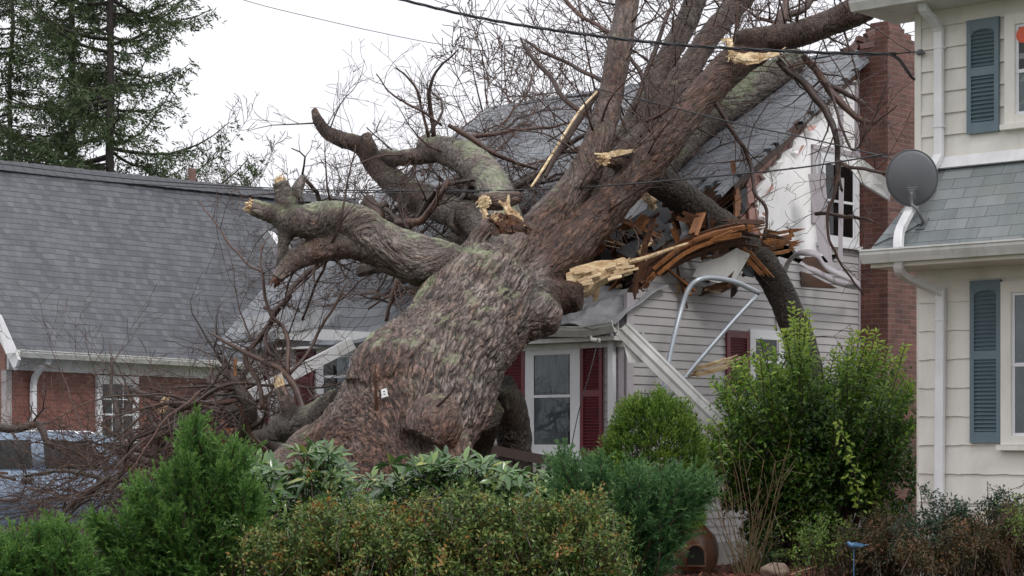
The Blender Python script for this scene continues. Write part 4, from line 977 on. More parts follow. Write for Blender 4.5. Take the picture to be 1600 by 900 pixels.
# ------------------------------------------------------------------ the fallen tree
# limbs: rows of (px, py, Z, radius px), hue 0 grey .. 1 red brown
LIMBS = [
 ("trunk", .95, [(570, 900, 19.9, 140), (588, 820, 20.1, 128), (600, 722, 20.5, 114), (622, 675, 20.75, 111)]),
 ("trunk", .28, [(622, 675, 20.75, 110), (644, 632, 21.0, 109), (710, 540, 21.6, 97), (768, 455, 22.2, 82), (800, 425, 22.4, 52)]),
 ("root", .6, [(360, 860, 19.9, 46), (420, 775, 20.2, 42), (476, 718, 20.5, 40), (535, 684, 20.7, 52), (590, 650, 20.9, 70)]),
 ("collar", .6, [(664, 690, 19.85, 42), (678, 664, 19.9, 44), (690, 640, 20.1, 34)]),
 ("collar", .5, [(575, 625, 20.5, 46), (605, 592, 20.65, 62), (640, 550, 21.0, 58)]),
 ("collar", .45, [(650, 770, 19.6, 46), (688, 730, 19.9, 36), (706, 696, 20.3, 34)]),
 ("root", 1.0, [(620, 880, 19.7, 90), (620, 780, 20.0, 84), (640, 700, 20.4, 76)]),
 ("burl", .4, [(620, 568, 20.80, 62), (652, 560, 20.9, 58)]),
 ("burl", .35, [(600, 610, 20.9, 60), (626, 570, 21.0, 66), (660, 545, 21.3, 60)]),
 ("knob", .25, [(790, 500, 22.0, 50), (846, 490, 22.0, 34), (842, 512, 22.1, 26)]),
 ("left_limb", .0, [(755, 470, 22.2, 50), (715, 428, 22.1, 45), (660, 408, 22.0, 41), (600, 384, 21.9, 38), (550, 352, 21.8, 35), (505, 343, 21.7, 30), (462, 347, 21.6, 25), (430, 336, 21.6, 17), (391, 322, 21.5, 12)]),
 ("stub", .0, [(455, 350, 21.6, 20), (446, 312, 21.7, 15), (438, 284, 21.7, 13)]),
 ("stub", .0, [(450, 325, 21.7, 12), (462, 300, 21.8, 10), (474, 276, 21.9, 6)]),
 ("stub", .3, [(452, 350, 21.6, 16), (443, 380, 21.6, 10), (437, 415, 21.6, 6)]),
 ("under_limb", .6, [(590, 385, 21.9, 32), (545, 380, 21.8, 25), (500, 390, 21.7, 21), (462, 406, 21.6, 17), (432, 436, 21.5, 9)]),
 ("mossy_limb", .0, [(805, 400, 22.8, 30), (790, 350, 23.4, 29), (768, 285, 24.6, 30), (732, 250, 25.4, 27), (695, 236, 25.9, 24), (662, 226, 26.2, 19)]),
 ("mossy_limb", .2, [(690, 238, 25.9, 18), (650, 244, 26.2, 15), (620, 247, 26.4, 13), (597, 240, 26.5, 9)]),
 ("horn_limb", .45, [(795, 400, 22.7, 28), (745, 345, 24.4, 27), (690, 326, 25.6, 24), (630, 296, 26.3, 23), (592, 262, 26.6, 20), (565, 228, 26.7, 15), (530, 217, 26.8, 13), (504, 200, 26.9, 10), (490, 171, 27, 6)]),
 ("stub", .4, [(580, 240, 26.6, 12), (572, 208, 26.6, 8)]),
 ("roof_limb", .4, [(745, 370, 24.5, 18), (690, 385, 25.2, 17), (640, 400, 25.6, 14), (560, 425, 26.0, 10)]),
 ("snag", .7, [(715, 420, 22.2, 24), (735, 392, 22.3, 19), (757, 362, 22.3, 17), (770, 347, 22.3, 13)]),
 ("shoulder", .5, [(780, 430, 22.2, 44), (798, 398, 22.2, 34), (822, 380, 22.3, 20)]),
 ("chunk", .6, [(752, 316, 22.6, 14), (780, 313, 22.6, 15), (806, 309, 22.65, 10), (815, 308, 22.7, 5)]),
 ("middle_limb", .6, [(805, 430, 22.4, 50), (850, 358, 22.7, 40), (886, 310, 22.9, 32), (918, 262, 23.1, 28), (945, 188, 23.5, 24), (963, 100, 23.9, 22), (980, 5, 24.3, 21), (992, -60, 24.6, 19)]),
 ("back_limb", .65, [(840, 400, 22.9, 34), (905, 322, 23.8, 27), (970, 252, 24.4, 25), (1025, 188, 24.9, 23), (1068, 118, 25.3, 22), (1122, 40, 25.8, 20), (1162, -5, 26.2, 19), (1200, -50, 26.4, 18)]),
 ("back_limb", .5, [(940, 270, 24.6, 22), (985, 200, 25.3, 21), (1012, 150, 25.8, 20), (1042, 92, 26.2, 20), (1078, 22, 26.6, 20), (1105, -50, 26.9, 19)]),
 ("right_limb", .95, [(770, 478, 22.1, 62), (850, 422, 22.4, 43), (925, 350, 22.7, 36), (1000, 268, 22.9, 33), (1055, 202, 23.1, 31), (1102, 146, 23.3, 30), (1150, 98, 23.5, 29), (1195, 84, 23.6, 16)]),
 ("top_limb", .75, [(1150, 62, 23.5, 11), (1166, 62, 23.55, 19), (1205, 60, 23.6, 22), (1251, 52, 23.6, 23), (1326, 22, 23.4, 26), (1390, -14, 23.3, 27), (1450, -60, 23.2, 27)]),
 ("stub", .9, [(985, 262, 23.1, 20), (965, 252, 22.75, 13), (948, 250, 22.6, 11)]),
 ("piercing_limb", .35, [(985, 255, 23.3, 24), (1050, 298, 23.9, 24), (1100, 335, 24.2, 24), (1160, 380, 24.3, 24), (1205, 430, 24.3, 24), (1236, 495, 24.2, 23), (1258, 560, 24.1, 23), (1275, 640, 24.0, 21), (1285, 760, 23.9, 18)]),
 ("low_stub", .95, [(830, 468, 22.2, 46), (880, 464, 22.3, 29), (908, 464, 22.25, 22)]),
 ("prop_limb", .2, [(782, 602, 22.4, 25), (797, 640, 22.6, 28), (803, 690, 22.8, 28), (806, 750, 22.9, 26), (806, 800, 23, 24)]),
 ("prop_limb", .2, [(745, 640, 22.0, 40), (738, 690, 22.4, 34), (730, 760, 22.7, 28)]),
 ("left_root_stub", .1, [(530, 650, 21.2, 40), (480, 662, 21.3, 28), (442, 672, 21.4, 24), (436, 690, 21.4, 18)]),
 ("upright_stub", .7, [(470, 670, 21.3, 15), (452, 640, 21.3, 13), (437, 605, 21.3, 10)]),
]
base = P(560, 700, 21.0); base[2] = 0
tree = thing("fallen_tree", base, "huge uprooted tree with a thick grey brown trunk lying across the broken house roof", "tree")
TRD = unit(P(720, 530, 21.7) - P(600, 722, 20.5)); segs = []; mb = MB(); WET_SHADE = {'piercing_limb': 1.0, 'prop_limb': 1.0, 'horn_limb': .45, 'roof_limb': .6, 'back_limb': .42, 'right_limb': .22, 'top_limb': .4, 'middle_limb': .2, 'stub': .2, 'left_root_stub': .6, 'low_stub': .55}  # wet dark bark, plus painted shade that parts the upper limbs
for nm, hue, rows in LIMBS:
    pts, rad = px_path(rows, 5)
    w = np.array([mnoise.noise(Vector(tuple(p * 1.7))) for p in pts]); rad = rad * (1 + .07 * w) * (.88 if nm in ('middle_limb', 'back_limb', 'right_limb', 'top_limb') else .95 if nm in ('left_limb', 'mossy_limb', 'horn_limb') else 1)
    tube(mb, pts, rad, 20)
    for i in range(len(pts) - 1): segs.append((*pts[i], *pts[i + 1], rad[i], rad[i + 1], hue, WET_SHADE.get(nm, 0), *(TRD if nm in ('burl', 'collar', 'knob', 'shoulder') else unit(pts[i + 1] - pts[i]))))
# roof limb lies on the shingles
def roof_rows(rows, lift=1.0):
    out = []
    for x, y, r in rows:
        q = roof_pt(x, y); rr = r * q[1] / FOC; q = q + unit(A(0, -.6, .8)) * rr * lift; out.append((*q, rr))
    return smooth_path(out, 5)
for rows in ([(1020, 300, 7), (1050, 268, 17), (1090, 222, 25), (1140, 184, 27), (1200, 142, 24), (1245, 108, 18)],):
    q = roof_rows(rows); tube(mb, q[:, :3], q[:, 3], 16)
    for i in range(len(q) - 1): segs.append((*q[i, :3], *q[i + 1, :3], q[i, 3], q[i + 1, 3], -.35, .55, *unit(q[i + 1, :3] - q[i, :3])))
raw = mb.build("trunk", bpy.data.materials.new("bark_tmp"), tree)
rm = raw.modifiers.new("remesh", 'REMESH'); rm.mode = 'VOXEL'; rm.voxel_size = .018
smo = raw.modifiers.new("smooth", 'SMOOTH'); smo.factor = .5; smo.iterations = 5
dg = bpy.context.evaluated_depsgraph_get(); dg.update()
me = bpy.data.meshes.new_from_object(raw.evaluated_get(dg))
raw.modifiers.clear(); old = raw.data; raw.data = me; bpy.data.meshes.remove(old)
nvv = len(me.vertices); V = np.empty(nvv * 3); me.vertices.foreach_get("co", V); V = V.reshape(-1, 3) + base
Nn = np.empty(nvv * 3); me.vertices.foreach_get("normal", Nn); Nn = Nn.reshape(-1, 3)
S = np.array(segs); S0, S1 = S[:, :3], S[:, 3:6]; sd = S1 - S0; sl = (sd ** 2).sum(1) + 1e-9; su = sd / np.sqrt(sl)[:, None]
DIR = np.zeros((nvv, 3)); HUE = np.zeros(nvv); RAD = np.zeros(nvv); WTA = np.zeros(nvv); REL = np.zeros(nvv)
for c in range(0, nvv, 4000):
    p = V[c:c + 4000, None, :]; t = np.clip(((p - S0) * sd).sum(-1) / sl, 0, 1)
    d = np.linalg.norm(p - S0 - t[..., None] * sd, axis=-1) / (S[:, 6] * (1 - t) + S[:, 7] * t)
    w = np.exp(-7 * (d - d.min(1, keepdims=True))) ; 
    m = (w[..., None] * S[:, 10:13]).sum(1); DIR[c:c + 4000] = m / (np.linalg.norm(m, axis=1, keepdims=True) + 1e-9)
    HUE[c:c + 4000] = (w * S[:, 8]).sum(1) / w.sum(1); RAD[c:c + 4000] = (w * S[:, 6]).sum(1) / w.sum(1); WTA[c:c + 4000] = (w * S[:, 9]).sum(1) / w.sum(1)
FORK = P(780, 440, 22.3)
Q = V - FORK; Q = Q - .77 * (Q * DIR).sum(1, keepdims=True) * DIR
disp = np.zeros(nvv); RID = np.zeros(nvv)
thick = np.ones(nvv)
for i in range(nvv):
    q = Vector(Q[i]); v3 = Vector(V[i])
    q = q + .04 * mnoise.noise_vector(v3 * 3.1) + .02 * mnoise.noise_vector(v3 * 9)
    a1 = abs(mnoise.noise(q * 8.5)); a2 = abs(mnoise.noise(q * 17.0 + Vector((3.1, 7.7, 1.3)))); a3 = abs(mnoise.noise(q * 31.0 + Vector((9.2, .7, 4.4))))
    e = min(1, a1 * 4.5); e2 = min(1, a2 * 4.0); e3 = min(1, a3 * 3.5)      # interlacing furrows between flat ridges
    RID[i] = .45 * min(e, e2) + .35 * e2 + .2 * e3
    kb, kl = min(1, max(.3, RAD[i] / .6)), min(1, max(.12, RAD[i] / .8))
    disp[i] = kb * (.014 * (e - .6) + .022 * (min(e, e2) - .5) + .007 * (e3 - .5)) + kl * (.06 * mnoise.noise(v3 * 1.5) + .034 * mnoise.noise(v3 * 3.4)) + .010 * mnoise.noise(v3 * 8)
tr = np.clip((V[:, 2] - 0) * 0 + 1, 0, 1)
V2 = V + Nn * disp[:, None] - base
me.vertices.foreach_set("co", V2.ravel())
for nm, arr, typ in (("bark", Q, 'FLOAT_VECTOR'), ("hue", HUE, 'FLOAT'), ("wet_shade", WTA, 'FLOAT'), ("size", np.clip((RAD - .15) / .6, 0, 1), 'FLOAT'), ("ridge", RID, 'FLOAT')):
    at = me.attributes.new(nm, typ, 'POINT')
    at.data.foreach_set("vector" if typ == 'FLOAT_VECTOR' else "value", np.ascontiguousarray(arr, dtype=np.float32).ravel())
me.polygons.foreach_set("use_smooth", [True] * len(me.polygons)); me.update()
# bark
m, N, L, b = new_mat("old_maple_bark"); M['bark'] = m
def attr(nm, out="Fac"):
    a = N.new("ShaderNodeAttribute"); a.attribute_name = nm; return a.outputs[out]
bc, hu, rd = attr("bark", "Vector"), attr("hue"), attr("ridge")
oc = N.new("ShaderNodeTexCoord").outputs["Object"]
n1 = noise_tex(N, L, oc, 3.0, 7, .65); n2 = noise_tex(N, L, bc, 24, 6, .6); n3 = noise_tex(N, L, oc, 1.4, 5, .6)
wv = N.new("ShaderNodeVectorMath"); wv.operation = 'MULTIPLY_ADD'; wv.inputs[1].default_value = (.04, .04, .04)
nw = noise_tex(N, L, oc, 7, 5); L.new(nw.outputs["Color"], wv.inputs[0]); L.new(bc, wv.inputs[2])
nb_ = noise_tex(N, L, wv.outputs[0], 15, 2, .5); bs_ = N.new("ShaderNodeMath"); bs_.operation = 'SUBTRACT'; bs_.inputs[1].default_value = .5; L.new(nb_.outputs["Fac"], bs_.inputs[0])
ba_ = N.new("ShaderNodeMath"); ba_.operation = 'ABSOLUTE'; L.new(bs_.outputs[0], ba_.inputs[0])
nf = noise_tex(N, L, wv.outputs[0], 30, 3, .55); fs_ = N.new("ShaderNodeMath"); fs_.operation = 'SUBTRACT'; fs_.inputs[1].default_value = .5; L.new(nf.outputs["Fac"], fs_.inputs[0])
fa_ = N.new("ShaderNodeMath"); fa_.operation = 'ABSOLUTE'; L.new(fs_.outputs[0], fa_.inputs[0])
grey = ramp(N, [(.25, (.088, .075, .069)), (.5, (.215, .186, .172)), (.75, (.37, .335, .315))]); L.new(n1.outputs["Fac"], grey.inputs["Fac"])
red = ramp(N, [(.25, (.045, .022, .016)), (.52, (.12, .060, .042)), (.78, (.25, .148, .105))]); L.new(n2.outputs["Fac"], red.inputs["Fac"])
hn = N.new("ShaderNodeMath"); hn.operation = 'MULTIPLY_ADD'; hn.inputs[1].default_value = 2.7; L.new(n3.outputs["Fac"], hn.inputs[0])
hs = N.new("ShaderNodeMath"); hs.operation = 'MULTIPLY_ADD'; hs.inputs[1].default_value = .95; hs.inputs[2].default_value = -1.25; L.new(hu, hs.inputs[0]); L.new(hs.outputs[0], hn.inputs[2])
hc = N.new("ShaderNodeClamp"); L.new(hn.outputs[0], hc.inputs[0])
col = mixc(N, L, hc.outputs[0], grey.outputs["Color"], red.outputs["Color"])
# furrows
fr = ramp(N, [(.12, (.20, .17, .16)), (.42, (.95, .94, .93)), (.9, (1.22, 1.19, 1.17))]); L.new(rd, fr.inputs["Fac"])
f2 = ramp(N, [(.0, (.30, .26, .25)), (.045, (.92, .92, .92)), (.12, (1.14, 1.12, 1.1))]); L.new(fa_.outputs[0], f2.inputs["Fac"])
f3 = ramp(N, [(.0, (.13, .11, .105)), (.055, (.72, .71, .70)), (.10, (1, 1, 1))]); L.new(ba_.outputs[0], f3.inputs["Fac"])
def mul(a, c):
    q = N.new("ShaderNodeMix"); q.data_type = 'RGBA'; q.blend_type = 'MULTIPLY'; q.inputs["Factor"].default_value = 1
    L.new(a, q.inputs["A"]); L.new(c, q.inputs["B"]); return q.outputs["Result"]
col = mul(mul(col, fr.outputs["Color"]), mul(f2.outputs["Color"], mixc(N, L, attr("size"), (.75, .74, .73), f3.outputs["Color"])))
nv5 = noise_tex(N, L, bc, 12, 4, .7); pr_ = ramp(N, [(.3, (.82, .80, .80)), (.5, (1, 1, 1)), (.72, (1.2, 1.17, 1.15))]); L.new(nv5.outputs["Fac"], pr_.inputs["Fac"]); col = mul(col, pr_.outputs["Color"])
n5 = noise_tex(N, L, bc, 5.5, 7, .7); fk = ramp(N, [(.60, (0, 0, 0)), (.68, (.7, .7, .7))]); L.new(n5.outputs["Fac"], fk.inputs["Fac"])
col = mixc(N, L, fk.outputs["Color"], col, (.21, .115, .08))
# lichen and moss: patches, thicker on upward faces of the grey limbs
geo = N.new("ShaderNodeNewGeometry"); sx = N.new("ShaderNodeSeparateXYZ"); L.new(geo.outputs["Normal"], sx.inputs[0])
n4 = noise_tex(N, L, oc, 3.2, 8, .7)
a1 = N.new("ShaderNodeMath"); a1.operation = 'MULTIPLY_ADD'; a1.inputs[1].default_value = .22; L.new(sx.outputs["Z"], a1.inputs[0]); L.new(n4.outputs["Fac"], a1.inputs[2])
a2 = N.new("ShaderNodeMath"); a2.operation = 'MULTIPLY_ADD'; a2.inputs[1].default_value = -.20; L.new(hu, a2.inputs[0]); L.new(a1.outputs[0], a2.inputs[2])
lr = ramp(N, [(.595, (0, 0, 0)), (.74, (.85, .85, .85))]); L.new(a2.outputs[0], lr.inputs["Fac"])
lc = ramp(N, [(.35, (.12, .145, .055)), (.6, (.29, .32, .21))]); L.new(n2.outputs["Fac"], lc.inputs["Fac"])
col = mixc(N, L, lr.outputs["Color"], col, lc.outputs["Color"])
wet_shade = ramp(N, [(0, (1, 1, 1)), (1, (.30, .31, .27))]); L.new(attr("wet_shade"), wet_shade.inputs["Fac"]); col = mul(col, wet_shade.outputs["Color"])  # darkens the colour for wet bark and for shade between limbs
L.new(col, b.inputs["Base Color"]); b.inputs["Specular IOR Level"].default_value = .45
rr = N.new("ShaderNodeMapRange"); rr.inputs["To Min"].default_value = .34; rr.inputs["To Max"].default_value = .66; L.new(n1.outputs["Fac"], rr.inputs["Value"]); L.new(rr.outputs["Result"], b.inputs["Roughness"])
hv = N.new("ShaderNodeMath"); hv.operation = 'MULTIPLY_ADD'; hv.inputs[1].default_value = 2.5; L.new(fa_.outputs[0], hv.inputs[0]); hv3 = N.new("ShaderNodeMath"); hv3.operation = 'MULTIPLY_ADD'; hv3.inputs[1].default_value = 5.0; hv4 = N.new("ShaderNodeMath"); hv4.operation = 'MINIMUM'; hv4.inputs[1].default_value = .12; L.new(ba_.outputs[0], hv4.inputs[0]); L.new(hv4.outputs[0], hv3.inputs[0]); L.new(n2.outputs["Fac"], hv3.inputs[2]); L.new(hv3.outputs[0], hv.inputs[2])
add_bump(N, L, b, hv.outputs[0], .9, .022)
me.materials.clear(); me.materials.append(m)

# pale broken wood on the tree: jagged ends as parts of the tree
rt = np.random.default_rng(11)
def broken_end(c, d, r, n=40, ln=.12, name="splintered_end", mat=None, flat=1.0):
    mb = MB(); d = unit(d); s = unit(np.cross(d, UP + A(.1, .2, 0))); u = np.cross(s, d)
    lathe(mb, c - d * .05, [(r * .6, 0), (r * .72, .03), (r * .6, .05)], 14, .35, d)
    for k in range(n * 2):
        a, q = rt.uniform(0, 2 * math.pi), r * math.sqrt(rt.random()) * .9
        p = c + s * q * math.cos(a) + u * q * math.sin(a) * flat; L_ = ln * (.15 + .85 * rt.random() ** 2.2)
        tube(mb, [p - d * .03, p + d * L_ * .55 + rt.normal(0, .006, 3), p + d * L_ + rt.normal(0, .012, 3)], [r * rt.uniform(.10, .2), r * rt.uniform(.07, .12), .002], 4, True, rt.uniform(.1, 1))
    return mb.build(name, mat or M['wood_raw'], tree)
def vdir(x0, y0, z0, x1, y1, z1): return unit(P(x1, y1, z1) - P(x0, y0, z0))
broken_end(P(390, 322, 21.5), vdir(430, 336, 21.6, 391, 322, 21.45), .08, 26, .07)
broken_end(P(437, 281, 21.7), vdir(446, 312, 21.7, 437, 283, 21.7), .08, 14, .06)
broken_end(P(756, 316, 22.5), vdir(790, 312, 22.7, 752, 318, 22.3), .085, 26, .06)
mb = MB(); lathe(mb, P(757, 316, 22.5), [(.06, 0), (.078, .02), (.05, .03)], 16, .6, vdir(790, 312, 22.7, 752, 318, 22.3)); mb.build("broken_face", M['wood_raw'], tree)
broken_end(P(772, 343, 22.3), vdir(757, 362, 22.3, 772, 345, 22.3), .08, 16, .10)
broken_end(P(944, 250, 22.55), vdir(970, 252, 22.8, 944, 252, 22.5), .08, 18, .12)
broken_end(P(436, 600, 21.3), vdir(452, 640, 21.3, 436, 603, 21.3), .055, 20, .12)
broken_end(P(430, 440, 21.5), vdir(462, 406, 21.6, 430, 440, 21.5), .06, 14, .10, mat=M['wood_old'])
def slab(name, rows, widths, th, mat, n=3, jit=.02, seed=1):    # ribbon of torn wood along pixel rows
    r_ = np.random.default_rng(seed); pts = np.array([P(*q) for q in smooth_path(rows, 4)]); W_ = np.interp(np.linspace(0, 1, len(pts)), np.linspace(0, 1, len(widths)), widths)
    mb = MB()
    for k in range(n):
        f = (k + .5) / n - .5
        pp = [p + A(0, -.02 * math.cos(f * 3), 0) + (UP) * f * w * 1.0 + r_.normal(0, jit * .4, 3) for p, w in zip(pts, W_)]
        for i in range(len(pp) - 1):
            board(mb, pp[i], pp[i + 1], W_[i] / n * 1.25, th, side=UP, tint=r_.uniform(.2, 1))
        e = unit(pp[-1] - pp[-2]); board(mb, pp[-1], pp[-1] + e * r_.uniform(.02, .14), W_[-1] / n * .7, th * .6, side=UP, tint=r_.random())
        e = unit(pp[0] - pp[1]); board(mb, pp[0], pp[0] + e * r_.uniform(.02, .12), W_[0] / n * .7, th * .6, side=UP, tint=r_.random())
    return mb.build(name, mat, tree)
slab("torn_wood", [(1142, 86, 23.18), (1165, 92, 23.12), (1190, 90, 23.15), (1216, 84, 23.2)], [.06, .13, .10, .05], .03, M['wood_raw'], 4, .02, 3)
slab("torn_wood", [(1137, 64, 23.5), (1142, 76, 23.35), (1140, 88, 23.3)], [.10, .14, .12], .04, M['wood_raw'], 4, .03, 4)
slab("torn_wood", [(945, 243, 22.55), (962, 240, 22.6), (985, 236, 22.75)], [.05, .06, .03], .03, M['wood_raw'], 2, .01, 5)
slab("torn_wood", [(790, 322, 22.4), (800, 338, 22.38), (814, 350, 22.4)], [.16, .16, .10], .05, M['wood_raw'], 5, .03, 6)
slab("torn_wood", [(757, 335, 22.5), (762, 348, 22.4), (752, 366, 22.4)], [.10, .08, .06], .04, M['wood_raw'], 3, .02, 7)
slab("torn_wood", [(775, 350, 22.3), (800, 352, 22.35), (826, 362, 22.4)], [.22, .20, .12], .06, M['wood_old'], 6, .03, 8)
# the pale split slab right of the fork with its bark under it
mb = MB(); top = [(884, 430), (890, 420), (930, 408), (972, 402), (985, 402), (982, 418), (965, 428), (935, 440), (918, 456), (892, 455)]
prism(mb, [P(x, y, 22.25 + (x - 884) * .004) for x, y in rag(top + [top[0]], 1.5, 4, 3)[:-1]], A(.02, .16, -.05))
for k in range(26):
    x = rt.uniform(890, 975); y = 440 - (x - 885) * .2 + rt.uniform(-14, 10); z = 22.22 + (x - 884) * .004
    board(mb, P(x, y, z), P(x + rt.uniform(8, 34), y - rt.uniform(2, 9), z + .03), .03, .025, side=UP, tint=rt.uniform(0, 1))
mb.build("split_slab", M['wood_raw'], tree)
mb = MB(); q, r = px_path([(980, 410, 22.7, 4), (1010, 402, 22.9, 3.5), (1045, 390, 23.1, 3), (1075, 380, 23.3, 2)], 4); tube(mb, q, r, 6); mb.build("split_sliver", M['wood_raw'], tree)
mb = MB(); q, r = px_path([(830, 292, 23.0, 3), (846, 268, 23.1, 5.5), (866, 236, 23.2, 5.5), (884, 206, 23.4, 5), (908, 170, 23.5, 4.5), (933, 143, 23.6, 3)], 5)
for i in range(len(q) - 1): board(mb, q[i], q[i + 1], r[i] * .75, .015, side=A(1, -.3, .4), tint=.9)
mb.build("peeled_strip", M['wood_raw'], tree)
mb = MB(); q, r = px_path([(852, 276, 23.15, 2.5), (868, 246, 23.3, 4), (893, 205, 23.5, 5), (934, 143, 23.7, 5)], 5); tube(mb, q, r, 8); mb.build("branch", M['twig'], tree)
mb = MB(); board(mb, P(722, 690, 22.2), P(765, 682, 22.25), .14, .05, side=UP, tint=.5); board(mb, P(735, 684, 22.18), P(766, 674, 22.2), .08, .05, side=UP, tint=1); mb.build("torn_wood", M['wood_raw'], tree)
slab("torn_wood", [(434, 498, 21.5), (440, 520, 21.5)], [.05, .03], .02, M['wood_raw'], 2, .01, 12) if False else None
# ivory tag and snapped sticks on the trunk
mb = MB(); c = P(604, 619, 20.05); c = A(c[0], c[1], c[2])
def trunk_hit(px, py):
    d = A((px - 800) / FOC, 1, (HORIZ - py) / FOC); o = A(0, 0, EYE)
    ok, loc, nor, idx = raw.ray_cast(Vector(o - base), Vector(unit(d))); return (np.array(loc) + base, np.array(nor)) if ok else (P(px, py, 20.5), A(0, -1, 0))
bpy.context.view_layer.update()
h, hn_ = trunk_hit(605, 619); hn_ = unit(A(-.35, -.85, .4)); s_ = unit(np.cross(hn_, UP)); u_ = unit(np.cross(s_, hn_)); s2 = unit(s_ * -.95 + u_ * .3); u2 = unit(np.cross(hn_, s2));
h = h + hn_ * .065
for a, bb, w_, h_ in ((0, .036, .028, .011), (0, -.036, .034, .011), (-.021, 0, .008, .036), (.021, 0, .008, .036), (0, 0, .02, .007)): box(mb, h + s2 * a + u2 * bb, s2 * w_, u2 * h_, hn_ * .012)
tag(mb.build("bracket", M['white']), "small white plastic bracket stuck on the middle of the trunk", "bracket")
for (x0, y0, x1, y1, rp, lab, mt) in ((587, 640, 586, 578, 2.3, "upright reddish snapped stick standing on the trunk beside the white bracket", 'wood_old'), (681, 634, 712, 604, 2.2, "thin pale snapped stick leaning on the right flank of the trunk", 'twig')):
    h, hn_ = trunk_hit(x0, y0); mb = MB(); e = P(x1, y1, h[1] - .12); tube(mb, smooth_path([h - hn_ * .03, (h + e) / 2 + rt.normal(0, .01, 3), e], 3), [rp * h[1] / FOC * k for k in (1.3, 1.2, 1.1, 1, .9, .8, .4)], 7)
    tag(mb.build("snapped_stick", M[mt]), lab, "stick")

# ------------------------------------------------------------------ branches on the tree (one crown) and loose branches (things)
rb = np.random.default_rng(21)
crown = MB()
def hand(mb, rows, ns=6, lvl=1, kids=5, L=.9, seed=0, wig=.2, grav=0., kr=.32):
    q, r = px_path(rows, 6); q = np.array([p + .045 * np.array(mnoise.noise_vector(Vector(tuple(p * 2.3)))) + .015 * np.array(mnoise.noise_vector(Vector(tuple(p * 7)))) for p in q]); r = r * (1 + .12 * np.array([mnoise.noise(Vector(tuple(p * 4))) for p in q])); tube(mb, q, np.maximum(r, .004), ns, True, rb.random())
    for k in range(kids):
        i = int(rb.integers(2, len(q) - 1)); d = unit(q[i + 1 if i + 1 < len(q) else i] - q[i - 1]); ax = unit(rb.normal(0, 1, 3)); a = rb.uniform(.5, 1.2)
        grow(mb, rb, q[i], d * math.cos(a) + ax * math.sin(a), L * rb.uniform(.5, 1.2), max(.005, r[i] * kr), lvl, wig, grav, 4)
